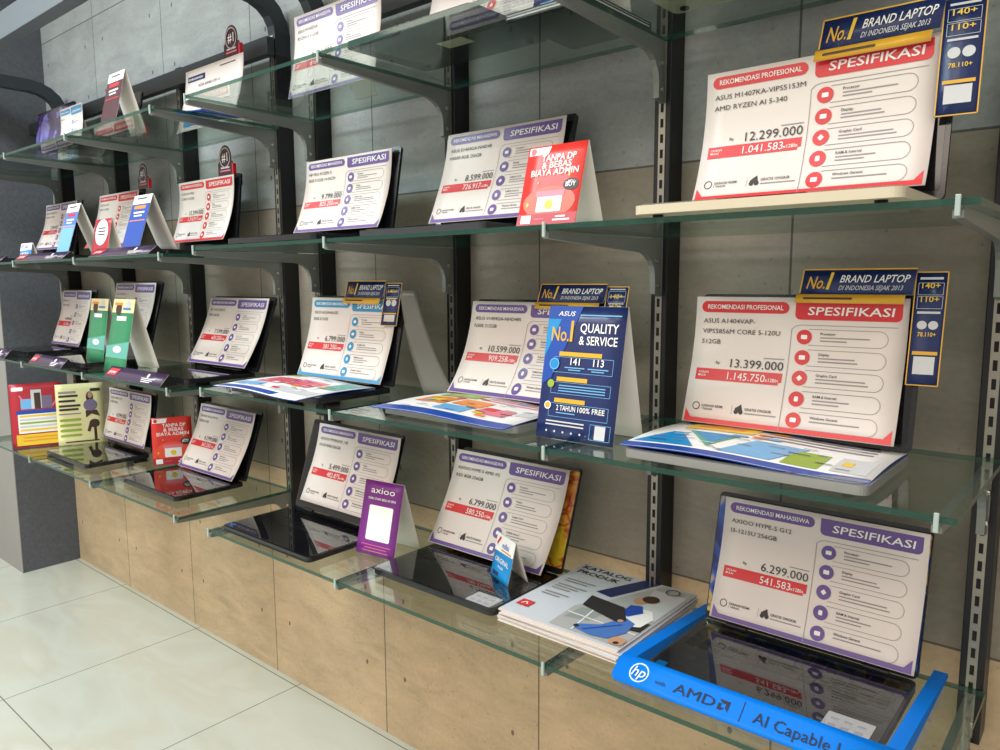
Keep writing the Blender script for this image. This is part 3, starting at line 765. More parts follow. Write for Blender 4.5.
for lvl in 'ABCD':
    for i, x in enumerate(POSTS):
        zg = (LV_R if i < 4 else LV_L)[lvl]
        bracket(x, zg, 'steel bracket under the %s glass shelf on the %s upright from the near end' % (ROWN[lvl], ORD[i]))
    k = 0
    for i in (0, 1, 2, 4, 5, 6):
        x1, x0 = POSTS[i], POSTS[i + 1]; zg = (LV_R if i < 4 else LV_L)[lvl]
        k += 1
        a0 = x0 + 0.0015; a1 = x1 - 0.0015
        yb, yf = -0.058, -0.448
        if i in (0, 4): a1 = x1 + 0.022
        vs = [(x, y, z) for x in (a0, a1) for y in (yf, yb) for z in (zg + 0.0002, zg + GT)]
        fs = [(0, 1, 3, 2), (4, 6, 7, 5), (0, 4, 5, 1), (2, 3, 7, 6), (0, 2, 6, 4), (1, 5, 7, 3)]
        o = link('glass_shelf', vs, fs, [m_glass, m_edge], [1, 1, 1, 1, 0, 0], None, ((a0 + a1) / 2, (yf + yb) / 2, zg))
        tag(o, 'clear glass shelf pane of the %s row, %s pane from the near right end' % (ROWN[lvl], ORD[k - 1]), 'glass shelf', 'glass shelf panes')

# overhead frame: back rails, curved arms, header bars
for (x0, x1, side) in ((-4.09, -2.10, 'far'), (-1.943, -0.154, 'near')):
    b = MB(); b.box(x0 - 0.0, x1, -0.054, -0.002, 2.183 if False else 2.182, 2.2, m_rail) if False else None
    o = MB(); o.box(x0, x1, -0.085, -0.058, 2.106, 2.160, m_rail, 0.002); o = o.out('back_rail')
    tag(o, 'charcoal horizontal rail along the wall above the %s shelving unit' % side, 'rail')
    o = MB(); o.box(x0, x1, -0.480, -0.430, 2.263, 2.352, m_bar_lit, 0.002); o = o.out('header_bar')
    tag(o, 'charcoal overhead bar in front of the curved arms of the %s shelving unit' % side, 'rail')
for i in (0, 3, 4, 7):
    x = POSTS[i]
    C = [(-0.028, 2.110), (-0.028, 2.170), (-0.034, 2.205), (-0.052, 2.238), (-0.080, 2.262), (-0.115, 2.277), (-0.16, 2.284), (-0.44, 2.284)]
    up, dn = [], []
    for k, p in enumerate(C):
        q0 = Vector(C[max(0, k - 1)]); q1 = Vector(C[min(len(C) - 1, k + 1)]); d = (q1 - q0).normalized(); n = Vector((-d.y, d.x)) * 0.026
        up.append((p[0] + n.x, p[1] + n.y)); dn.append((p[0] - n.x, p[1] - n.y))
    b = MB()
    for k in range(len(C) - 1): b.prism([up[k], up[k + 1], dn[k + 1], dn[k]], 'x', x - 0.018, x + 0.018, m_rail)
    T = b.out('curved_arm')
    tag(T, 'charcoal curved arm bending forward from the %s upright from the near end' % ORD[i], 'bracket arm', 'curved overhead arms')

# ------------------------------------------------------------------ display goods
TOP = lambda lv, left=False: (LV_L if left else LV_R)[lv] + GT
def station(lvl, left, c, ink, model, price, monthly, title, clabel, llabel, body=m_lbk, disp=m_scr, dx=0.010, curl=0.02, border=True, stickers=(), w=None, wave=0.0, ph=0.0, lz=0.0, lid=None):
    xc, cw, yt, zt, yb, zb = c
    z = TOP(lvl, left) + lz; bt = z + 0.017
    sl = (yt - yb) / (zt - zb); lean = min(max(math.atan(sl), math.radians(6)), math.radians(19))
    yh = yt + 0.016 - math.tan(lean) * (zt + 0.002 - (z + 0.012))
    L = (zt + 0.004 - (z + 0.012)) / math.cos(lean)
    laptop(xc + dx, yh, z + 0.0005, lean, llabel, body, disp, w or cw + 0.014, 0.236, lid or L, stickers, lidm=m_lbk)
    spec_card('', xc, cw, yt, zt, yb, max(zb, bt + 0.003), ink, model, price, monthly, title, clabel, curl, border, wave, ph)
    return xc, yh, bt

MHS = 'REKOMENDASI MAHASISWA'; PRO = 'REKOMENDASI PROFESIONAL'
blue_stk = lambda w: (-w / 2 + 0.012, -w / 2 + 0.030, -0.225, -0.207, CYAN, 'badge_sticker')
# second row
station('B', 0, (-0.424, .354, -.205, 1.764, -.235, 1.546), RED, ('ASUS M1407KA-VIPS5153M', 'AMD RYZEN AI 5-340'), '12.299.000', '1.041.583', PRO,
        'red bannered price card reading 12.299.000 on the second shelf', 'pale silver laptop behind the 12.299.000 price card', m_lcr, dx=0.012)
station('B', 0, (-1.155, .354, -.09, 1.769, -.155, 1.553), PURP, ('ASUS E1404GA-NHD48', 'N4500 8GB 256GB'), '8.599.000', '726.917', MHS,
        'purple bannered price card half behind the red TANPA DP tent card', 'dark laptop behind the price card next to the red tent card on the second shelf', m_lgr, curl=0.012, wave=0.003, ph=2)
station('B', 0, (-1.645, .356, -.155, 1.747, -.19, 1.550), PURP, ('HP PRO RYZEN 5', '8GB 512GB 14 INCH'), '9.799.000', '825.250', MHS,
        'purple bannered price card alone in the third bay of the second shelf', 'black laptop holding the lone purple card in the third bay of the second shelf', m_lbk, dx=0.012, curl=0.018)
station('B', 1, (-2.46, .362, -.11, 1.762, -.135, 1.553), RED, ('ACER A14 PRO', 'CORE 5 512GB'), '15.599.000', '1.316.917', PRO,
        'orange red bannered price card topped by a crest badge, fourth along the second shelf', 'dark laptop behind the red bannered card with the crest badge, fourth along the second shelf', m_lbk, wave=0.006, ph=1)
station('B', 1, (-3.16, .354, -.095, 1.771, -.15, 1.556), RED, ('ACER A14 GO', 'CORE 3 512GB'), '9.499.000', '800.250', PRO,
        'red bannered price card behind the blue tent and the red oval card', 'dark laptop behind the blue tent and red oval card on the second shelf', m_lbk, wave=0.004)
station('B', 1, (-3.72, .35, -.105, 1.768, -.15, 1.564), PURP, ('ADVAN WORKPLUS', 'RYZEN 5 512GB'), '7.299.000', '616.917', MHS,
        'purple bannered price card at the pier end of the second shelf', 'dark laptop at the pier end of the second shelf', m_lbk, wave=0.004)
# third row
station('C', 0, (-0.45, .352, -.17, 1.385, -.21, 1.162), RED, ('ASUS A1404VAP-', 'VIPS5856M CORE 5-120U', '512GB'), '13.399.000', '1.145.750', PRO,
        'red bannered price card reading 13.399.000 on the third shelf', 'silver laptop under the 13.399.000 price card', m_lsi, dx=0.012, curl=0.012)
station('C', 0, (-1.06, .354, -.11, 1.367, -.18, 1.158), PURP, ('ASUS V1404GA-NHD485', 'N305 512GB'), '10.599.000', '909.258', MHS,
        'purple bannered price card reading 10.599.000 beside the blue QUALITY tent', 'silver laptop under the 10.599.000 price card', m_lsi, curl=0.03, wave=0.006, ph=1)
station('C', 0, (-1.633, .354, -.16, 1.371, -.21, 1.156), BLUE, ('ASUS A1504VA-I35', '8GB 512GB'), '6.799.000', '581.250', MHS,
        'only price card with light blue banners', 'black laptop behind the light blue bannered price card', m_lbk, dx=0.012, curl=0.012)
station('C', 1, (-2.33, .362, -.082, 1.362, -.165, 1.145), PURP, ('HP 14S RYZEN 3', '8GB 256GB'), '7.599.000', '633.250', MHS,
        'purple bannered price card curling over a black keyboard on the third shelf', 'large black laptop in the fourth bay of the third shelf', m_lbk, dx=0.008, curl=0.018)
station('C', 1, (-3.05, .346, -.10, 1.414, -.16, 1.185), PURP, ('LENOVO SLIM 3', 'RYZEN 5 512GB'), '8.999.000', '749.917', MHS,
        'purple bannered price card behind the green tent cards', 'black laptop behind the green tent cards', m_lbk, dx=0.018, curl=0.02)
station('C', 1, (-3.68, .312, -.08, 1.381, -.14, 1.140), PURP, ('LENOVO V14', 'CORE 3 256GB'), '6.499.000', '541.583', MHS,
        'narrow purple bannered price card at the pier end of the third shelf', 'black laptop at the pier end of the third shelf', m_lbk, dx=0.014, curl=0.010)
# bottom row
stk_white = lambda w: (w / 2 - 0.085, w / 2 - 0.018, -0.228, -0.182, WHITE, 'spec_sticker')
station('D', 0, (-0.416, .354, -.09, .996, -.14, .774), PURP, ('AXIOO HYPE-5 G12', 'I3-1215U 256GB'), '6.299.000', '541.583', MHS,
        'purple bannered price card reading 6.299.000 over the blue tray', 'dark laptop lying in the bright blue cardboard tray', m_lgr, m_scr3, dx=-0.008, curl=0.012, stickers=(stk_white(.375), blue_stk(.375)), w=0.374, lz=0.002)
station('D', 0, (-1.155, .356, -.07, .982, -.165, .765), PURP, ('AXIOO HYPE-5 AMD X5', 'R5D 8GB 256GB'), '6.799.000', '580.250', MHS,
        'purple bannered price card reading 6.799.000 behind the small cyan card', 'black laptop with a colourful screen beside the catalogue stack', m_lbk, m_scr2, dx=0.014, curl=0.018, stickers=(stk_white(.375),))
station('D', 0, (-1.66, .354, -.13, 1.0, -.2, .785), PURP, ('AXIOO MYBOOK 14E', 'N100 8GB 256GB'), '5.499.000', '482.875', MHS,
        'purple bannered price card behind the violet axioo card', 'black laptop with a small blue sticker left of the violet card', m_lbk, dx=-0.026, w=0.396, curl=0.010, border=False, stickers=(blue_stk(.396),))
station('D', 1, (-2.43, .358, -.087, .976, -.17, .762), PURP, ('ADVAN SOULMATE', 'N4020 4GB'), '4.299.000', '365.250', MHS,
        'purple bannered price card right of the small red flyer on the bottom shelf', 'black laptop right of the small red flyer on the bottom shelf', m_lbk, dx=0.008, curl=0.018)
station('D', 1, (-3.1, .375, -.13, .98, -.165, .775), PURP, ('ACER ASPIRE LITE', 'N4500 8GB'), '4.799.000', '407.750', MHS,
        'purple bannered price card between the cream flyer and the small red flyer', 'black laptop between the cream flyer and the small red flyer', m_lbk, dx=0.008, curl=0.006)
# top row
zA = TOP('A')
laptop(-0.56 + 0.05, -0.145, zA + 0.0005, math.radians(14), 'champagne laptop on the top shelf, its rounded corner over the glass edge', m_lcr, w=0.372)
lap = laptop(-1.138, -0.178, zA + 0.0005, math.radians(12), 'dark laptop on the top shelf with a pale sticker on its underside', m_lgr, w=0.356)
b = MB(); b.box(-0.01, 0.06, -0.135, -0.095, 0.0034, 0.0041, m_lcr); b.out('underside_sticker', lap)
spec_card('', -1.14, .354, -.145, 2.13, -.195, 1.918, RED, ('ASUS E410', 'N4020 4GB'), '4.699.000', '399.417', PRO, 'red bannered price card on the dark laptop of the top shelf', 0.015)
spec_card('', -1.60, .345, -.215, 2.108, -.235, zA + 0.001, PURP, ('ASUS M1405YA', 'RYZEN 5 512GB'), '9.700.000', '816.250', MHS, 'purple bannered price card standing directly on the top glass shelf', 0.008, easel=True)
spec_card('', -2.275, .345, -.165, 2.095, -.20, zA + 0.001, PURP, ('ACER ASPIRE LITE 14', 'CORE 3 512GB'), '7.899.000', '664.417', MHS, 'plain white price card on the top shelf under a crest badge', 0.008, easel=True, plain=True)
badge(-2.175, -0.16, 2.093, 1.0, 'dark crest badge above the white card on the top shelf')
badge(-2.345, -0.10, 1.762, 1.05, 'dark crest badge above the orange red card of the second shelf')
badge(-2.965, -0.085, 1.772, 1.0, 'dark crest badge above the red card behind the blue tent')
laptop(-2.985, -0.17, zA + 0.0005, math.radians(10), 'black laptop beside the dark maroon tent card on the top shelf', m_lbk, w=0.33, lid=0.20)
spec_card('', -3.283, .215, -.205, 2.105, -.225, zA + 0.001, BLUE, ('ACER GO',), '7.299.000', '608.250', MHS, 'small blue bannered price card beside the violet laptop on the top shelf', 0.006, easel=True)
laptop(-3.62, -0.17, zA + 0.0005, math.radians(8), 'laptop with a violet wallpaper at the pier end of the top shelf', m_lbk, m_scr4, w=0.40, lid=0.255)

# tent cards
tent_card('tent_card', -0.785, -0.425, TOP('B') + .001, .124, .138, .085, VERM, 'red TANPA DP tent card on the second shelf', 'tent card', 'promotional tent cards', draw=d_promo)
tent_card('tent_card', -0.757, -0.378, TOP('C') + .001, .166, .238, .10, NAVY, 'blue No.1 QUALITY tent card on the third shelf', 'tent card', 'promotional tent cards', draw=d_quality)
def d_blue(a, w, L, txt=False):
    if txt:
        for i in range(4): a.rect(0.12 * w, (0.72 + .06 * i) * L, (0.8 - .1 * (i % 2)) * w, (0.74 + .06 * i) * L, SKYB, 3)
        return
    a.poly([(0, 0.2 * L), (w, 0.5 * L), (w, 0.75 * L), (0, 0.6 * L)], ROYAL)
bk = empty('black_booklet', (-0.868, -0.215, zA), 'black booklet under the blue tent card on the top shelf', 'booklet')
b = MB(); b.box(-0.085, 0.10, -0.11, 0.11, 0.0005, 0.016, m_lbk, 0.002); b.out('cover', bk)
b = MB(); b.box(-0.083, 0.1005, -0.1105, 0.1, 0.005, 0.0075, PALE); b.box(-0.083, 0.1005, -0.1105, 0.1, 0.0105, 0.0115, PALE); b.out('pages', bk)
tent_card('tent_card', -0.872, -0.25, zA + .0165, .16, .22, .11, NAVY, 'dark blue tent card on the black booklet of the top shelf', 'tent card', 'promotional tent cards', draw=d_blue)
tent_card('tent_card', -2.55, -0.385, zA + .001, .112, .185, .10, MAROON, 'dark maroon tent card with a white top on the top shelf', 'tent card', 'promotional tent cards', draw=d_stripe(WHITE, MAROON, MAROON, RED))
zBL = TOP('B', 1); zCL = TOP('C', 1); zDL = TOP('D', 1)
tent_card('tent_card', -2.505, -0.358, zBL + .0195, .125, .182, .13, ROYAL, 'blue tent card with a white top in front of the red crest badge card', 'tent card', 'promotional tent cards', draw=d_stripe(WHITE, ROYAL, ROYAL, ORANGE))
tent_card('tent_card', -3.025, -0.372, zBL + .0195, .11, .187, .13, SKYB, 'pale blue tent card in front of the pier end card of the second shelf', 'tent card', 'promotional tent cards', draw=d_stripe(WHITE, DENIM, SKYB, RED))
tent_card('tent_card', -2.74, -0.36, zBL + .001, .13, .135, .06, CRIM, 'small crimson card with a white oval on the second shelf', 'tent card', 'promotional tent cards', draw=d_oval)
tent_card('tent_card', -2.69, -0.355, zCL + .001, .165, .245, .12, GREEN, 'front green tent card on the third shelf', 'tent card', 'promotional tent cards', draw=d_green)
tent_card('tent_card', -2.935, -0.32, zCL + .0195, .15, .225, .08, GREEN, 'rear green tent card half hidden by the front one', 'tent card', 'promotional tent cards', draw=d_green)
tent_card('qr_card', -1.411, -0.292, TOP('D') + .001, .126, .178, .10, MAG, 'violet axioo card with a white square on the bottom shelf', 'tent card', 'promotional tent cards', draw=d_qr, yaw=0.12)
def d_small(a, w, L, txt=False):
    if txt:
        a.text('ORIGINAL', 0.5 * w, 0.62 * L, 0.011, WHITE, 'C', True, fit=0.74 * w); a.text('Produk', 0.5 * w, 0.74 * L, 0.006, WHITE, 'C', True); a.text('edisi', 0.55 * w, 0.27 * L, 0.013, DENIM, 'C', True); return
    a.poly([(0, 0), (w, 0), (w, 0.36 * L), (0, 0.40 * L)], WHITE); a.poly([(0.05 * w, 0.22 * L), (0.18 * w, 0.05 * L), (0.26 * w, 0.08 * L), (0.10 * w, 0.27 * L)], RED, 2); a.rect(0.35 * w, 0.31 * L, 0.9 * w, 0.345 * L, ORANGE, 2); a.rect(0.12 * w, 0.84 * L, 0.42 * w, 0.93 * L, NAVY, 2)
tent_card('small_card', -1.046, -0.245, TOP('D') + .0185, .088, .095, .05, CYAN, 'small cyan ORIGINAL card standing on the black keyboard', 'tent card', 'promotional tent cards', draw=d_small, yaw=-0.42, ya=0.022)
tent_card('small_card', -3.405, -0.375, zBL + .001, .12, .075, .04, CYAN, 'small cyan card behind a wedge holder on the second shelf', 'tent card', 'promotional tent cards', draw=d_small)

# flyers standing on the bottom shelf, turned towards the shop
def d_red_flyer(a, w, L, txt=False):
    if not txt:
        a.rect(0.40 * w, 0.10 * L, 0.60 * w, 0.40 * L, PALE); a.rect(0.20 * w, 0.24 * L, 0.40 * w, 0.40 * L, SKYB); a.rect(0.60 * w, 0.20 * L, 0.80 * w, 0.40 * L, LILAC); a.rect(0.46 * w, 0.15 * L, 0.58 * w, 0.40 * L, BROWN, 2)
        a.rect(0.10 * w, 0.42 * L, 0.90 * w, 0.48 * L, ROYAL); a.rect(0.13 * w, 0.48 * L, 0.90 * w, 0.78 * L, WHITE)
        for i in range(5): a.rect(0.16 * w, (0.495 + 0.055 * i) * L, 0.87 * w, (0.525 + 0.055 * i) * L, (YEL, PALE, LIME, PALE, YEL)[i], 2)
        a.rect(0.08 * w, 0.80 * L, 0.98 * w, 0.97 * L, YEL)
        a.line([(0.18 * w, 0.18 * L), (0.25 * w, 0.27 * L)], 0.006, PINK); a.line([(0.88 * w, 0.28 * L), (0.80 * w, 0.37 * L)], 0.006, PINK)
        return
    a.pill(0.04 * w, 0.05 * L, 0.26 * w, 0.11 * L, WHITE, 2, r=0.004)
    for v in (0.84, 0.89): a.rect(0.2 * w, v * L, 0.85 * w, (v + 0.015) * L, ORANGE, 3)
def d_cream(a, w, L, txt=False):
    if not txt:
        for i in range(4): a.pill(0.05 * w, (0.57 + 0.085 * i) * L, 0.50 * w, (0.61 + 0.085 * i) * L, LIME, 1)
        a.disc(0.70 * w, 0.235 * L, 0.075 * w, BROWN, 1, ry=0.095 * L); a.disc(0.71 * w, 0.20 * L, 0.045 * w, SKIN, 2, ry=0.05 * L)
        a.pill(0.56 * w, 0.27 * L, 0.86 * w, 0.46 * L, LILAC, 2, r=0.03); a.poly([(0.60 * w, 0.45 * L), (0.84 * w, 0.45 * L), (0.90 * w, 0.56 * L), (0.72 * w, 0.51 * L), (0.60 * w, 0.57 * L)], BROWN, 1)
        a.pill(0.66 * w, 0.60 * L, 0.88 * w, 0.74 * L, BROWN, 1, r=0.02); a.rect(0.75 * w, 0.70 * L, 0.81 * w, 0.96 * L, BROWN, 1); a.line([(0.70 * w, 0.66 * L), (0.64 * w, 0.80 * L)], 0.012, BROWN)
        a.rect(0.15 * w, 0.945 * L, 0.85 * w, 0.965 * L, BROWN, 1)
        return
    for i, (q, f) in enumerate(((0.12, .42), (0.18, .46), (0.26, .40), (0.34, .50), (0.40, .46))): a.rect(0.06 * w, q * L, f * w, (q + 0.035) * L, DARK if i else GREY, 2)
    a.rect(0.72 * w, 0.09 * L, 0.93 * w, 0.14 * L, DARK, 2); a.rect(0.05 * w, 0.48 * L, 0.5 * w, 0.50 * L, GREY, 2)
def face_dir(cx, cy):    # unit vector running to the right along a sheet that is turned towards the shop aisle
    d = Vector((0 - cx, -1.47 - cy)).normalized(); return Vector((-d.y, d.x, 0))
def stand_flyer(cx, cy, z, w, h, lean, turn, *a, **k):
    U = face_dir(cx, cy)
    U = Vector((U.x * math.cos(turn) - U.y * math.sin(turn), U.x * math.sin(turn) + U.y * math.cos(turn), 0))
    nrm = Vector((U.y, -U.x, 0))                 # towards the aisle
    V = (Vector((0, 0, -1)) + nrm * math.tan(lean)).normalized(); L = h / math.cos(lean)
    O = Vector((cx, cy, z)) - V * L - U * (w / 2)
    return flyer(a[0], O, U, V, w, L, *a[1:], **k)
stand_flyer(-3.481, -0.345, zDL + .001, 0.188, .262, 0.10, 0.0, 'flyer', CRIM, 'crimson flyer with a yellow foot at the pier end of the bottom shelf', d_red_flyer)
stand_flyer(-3.385, -0.212, zDL + .001, .178, .255, 0.10, 0.0, 'flyer', CREAM, 'cream flyer picturing a standing woman on the bottom shelf', d_cream)
stand_flyer(-2.668, -0.175, zDL + .018, .135, .172, 0.08, 0.0, 'flyer', VERM, 'small red TANPA DP flyer standing on the bottom shelf', d_promo)

# topper signs
topper(-0.417, -0.250, 1.750, 1.812, -0.195, 1.640, -0.216, math.radians(8), 'navy No.1 topper with gold edge over the 12.299.000 card')
topper(-0.442, -0.272, 1.376, 1.432, -0.226, 1.252, -0.180, math.radians(10), 'navy No.1 topper with gold edge over the 13.399.000 card')
topper(-1.650, -1.497, 1.356, 1.417, -1.440, 1.300, -0.176, math.radians(12), 'navy No.1 topper over the light blue bannered card')
topper(-1.035, -0.862, 1.352, 1.408, -0.810, 1.300, -0.125, math.radians(15), 'navy No.1 topper behind the blue QUALITY tent')

# the dark folded sheet hanging beside the light blue card
rt = empty('display_sleeve', (-1.375, -0.20, TOP('C')), 'grey clear sleeve bowing down beside the light blue bannered card', 'sleeve')
def Ss(u, v):
    s = v / 0.26
    return Vector((-1.436 + u * (0.35 + 0.65 * s) + 0.10 * s * s * 0.6, -0.165 + 0.02 * s + u * 0.30, TOP('C') + 0.002 + 0.26 * (1 - s)))
sheet('sheet', Ss, surf_normal(Ss), 0.085, 0.26, rt, m_film, m_film, 5, 12)

# brochures on keyboards
def br1(a, w, L):
    a.rect(0, 0.90 * L, w, L, ROYAL); a.rect(0.10 * w, 0.03 * L, 0.42 * w, 0.30 * L, YEL); a.rect(0.14 * w, 0.08 * L, 0.36 * w, 0.2 * L, ORANGE, 2)
    a.poly([(0.02 * w, 0.86 * L), (0.12 * w, 0.42 * L), (0.30 * w, 0.86 * L)], CYAN); a.poly([(0.16 * w, 0.40 * L), (0.40 * w, 0.40 * L), (0.34 * w, 0.80 * L)], TEAL); a.poly([(0.18 * w, 0.40 * L), (0.38 * w, 0.44 * L), (0.33 * w, 0.70 * L)], CYAN, 2)
    a.poly([(0.40 * w, 0.86 * L), (0.48 * w, 0.45 * L), (0.70 * w, 0.45 * L), (0.62 * w, 0.86 * L)], SKYB); a.rect(0.66 * w, 0.52 * L, 0.80 * w, 0.86 * L, LIME); a.rect(0.84 * w, 0.5 * L, 0.97 * w, 0.84 * L, PALE); a.rect(0.86 * w, 0.6 * L, 0.90 * w, 0.7 * L, YEL, 2)
    for i in range(3): a.rect(0.46 * w, (0.10 + .1 * i) * L, 0.92 * w, (0.13 + .1 * i) * L, GREY, 2)
def br2(a, w, L):
    a.rect(0, 0.86 * L, w, L, ROYAL); a.rect(0.10 * w, 0.05 * L, 0.40 * w, 0.28 * L, LIME)
    a.rect(0.10 * w, 0.34 * L, 0.34 * w, 0.62 * L, ORANGE); a.rect(0.38 * w, 0.34 * L, 0.60 * w, 0.58 * L, ORANGE); a.rect(0.16 * w, 0.44 * L, 0.28 * w, 0.58 * L, YEL, 2); a.rect(0.36 * w, 0.62 * L, 0.58 * w, 0.80 * L, SKYB); a.rect(0.62 * w, 0.5 * L, 0.84 * w, 0.72 * L, PINK); a.rect(0.64 * w, 0.5 * L, 0.72 * w, 0.6 * L, RED, 2); a.rect(0.86 * w, 0.40 * L, 0.97 * w, 0.6 * L, PALE)
    for i in range(3): a.rect(0.46 * w, (0.08 + .08 * i) * L, 0.92 * w, (0.105 + .08 * i) * L, PINK, 2)
def br3(a, w, L):
    a.rect(0.03 * w, 0.88 * L, 0.7 * w, 0.98 * L, ROYAL); a.rect(0.02 * w, 0.01 * L, 0.24 * w, 0.10 * L, LIME)
    a.rect(0.14 * w, 0.30 * L, 0.42 * w, 0.62 * L, PINK); a.rect(0.45 * w, 0.26 * L, 0.72 * w, 0.56 * L, PINK)
    for i in range(4): a.rect(0.16 * w, (0.34 + .07 * i) * L, 0.70 * w, (0.36 + .07 * i) * L, RED, 2)
    a.rect(0.05 * w, 0.66 * L, 0.35 * w, 0.8 * L, SKYB); a.rect(0.76 * w, 0.1 * L, 0.96 * w, 0.5 * L, TEAL); a.rect(0.5 * w, 0.66 * L, 0.95 * w, 0.82 * L, PALE)
brochure(-0.632, -0.258, -0.425, -0.205, TOP('C') + .0195, 'brochure with blue panels on the keyboard under the 13.399.000 card', br1)
brochure(-1.232, -0.872, -0.435, -0.205, TOP('C') + .0195, 'brochure with orange pictures on the keyboard under the 10.599.000 card', br2)
brochure(-1.812, -1.455, -0.475, -0.235, TOP('C') + .0195, 'brochure with red boxes on the keyboard under the light blue bannered card', br3)
brochure(-2.22, -2.03, -0.345, -0.215, zA + .0005, 'blue and white leaflet lying on the top shelf under the white card', br1, 0.002)

# wedge holders along the front
wedge_sign(-3.80, -3.49, -0.447, zCL + .0005, 'dark wedge label holder nearest the pier on the third shelf')
wedge_sign(-3.22, -2.91, -0.447, zCL + .0005, 'purple wedge label holder left of the green tents on the third shelf')
wedge_sign(-2.55, -2.165, -0.447, zCL + .0005, 'purple wedge label holder right of the green tents on the third shelf')
wedge_sign(-3.80, -3.46, -0.447, zBL + .0005, 'dark wedge label holder nearest the pier on the second shelf', 0.026)
wedge_sign(-3.29, -2.82, -0.447, zBL + .0005, 'dark wedge label holder before the pale blue tent on the second shelf', 0.026)
wedge_sign(-2.60, -2.19, -0.447, zBL + .0005, 'dark wedge label holder before the blue tent on the second shelf', 0.026)

# blue cardboard tray round the near laptop
tr = empty('cardboard_tray', (-0.424, -0.23, TOP('D')), 'bright blue cardboard tray framing the dark laptop', 'tray')
Tm = Matrix.Translation(-Vector(tr.location)); zD = TOP('D')
for (x0, x1) in ((-0.650, -0.626), (-0.228, -0.207)):
    b = MB(); b.prism([(-0.375, zD + .0005), (-0.045, zD + .0005), (-0.045, zD + .008), (-0.375, zD + .030)], 'x', x0, x1, HPB, Tm); b.out('side_strip', tr)
yf1 = -0.376
Vd = Vector((0, -0.042, -0.030)); Lt = Vd.length
S, N = plane_surf(Vector((-0.650, yf1, zD + 0.034)), (1, 0, 0), Vd)
fp = sheet('front_panel', S, N, 0.446, Lt, tr, HPB, HPB, 4, 6, th=0.003, radius=0.008)
a = Ink(S, N)
m_hpw = mat('ink_hp_white', (214, 236, 250), 0.4); m_hpk = mat('ink_hp_black', (10, 22, 52), 0.4)
a.ring(0.046, 0.026, 0.0175, 0.0024, m_hpw, 1, 32); a.text('hp', 0.0455, 0.0335, 0.018, m_hpw, 'C', True, shear=0.22)
a.text('with', 0.078, 0.034, 0.0075, m_hpk, 'L')
a.text('AMD', 0.112, 0.037, 0.0170, m_hpk, 'L', False, fit=0.071)
ax, ay, s = 0.188, 0.0195, 0.0175
a.poly([(ax, ay), (ax + s, ay), (ax + s, ay + s), (ax + s * .70, ay + s * .70), (ax + s * .70, ay + s * .30), (ax + s * .30, ay + s * .30)], m_hpk, 1)
a.poly([(ax, ay + s * .38), (ax + s * .28, ay + s * .38 - s * .02), (ax + s * .28, ay + s * .72), (ax + s * .62, ay + s * .72), (ax + s * .35, ay + s), (ax, ay + s)], m_hpk, 1)
a.line([(0.226, 0.010), (0.226, 0.044)], 0.0012, m_hpk)
a.text('AI Capable Laptop', 0.245, 0.038, 0.0185, m_hpk, 'L', fit=0.19)
a.join(fp)

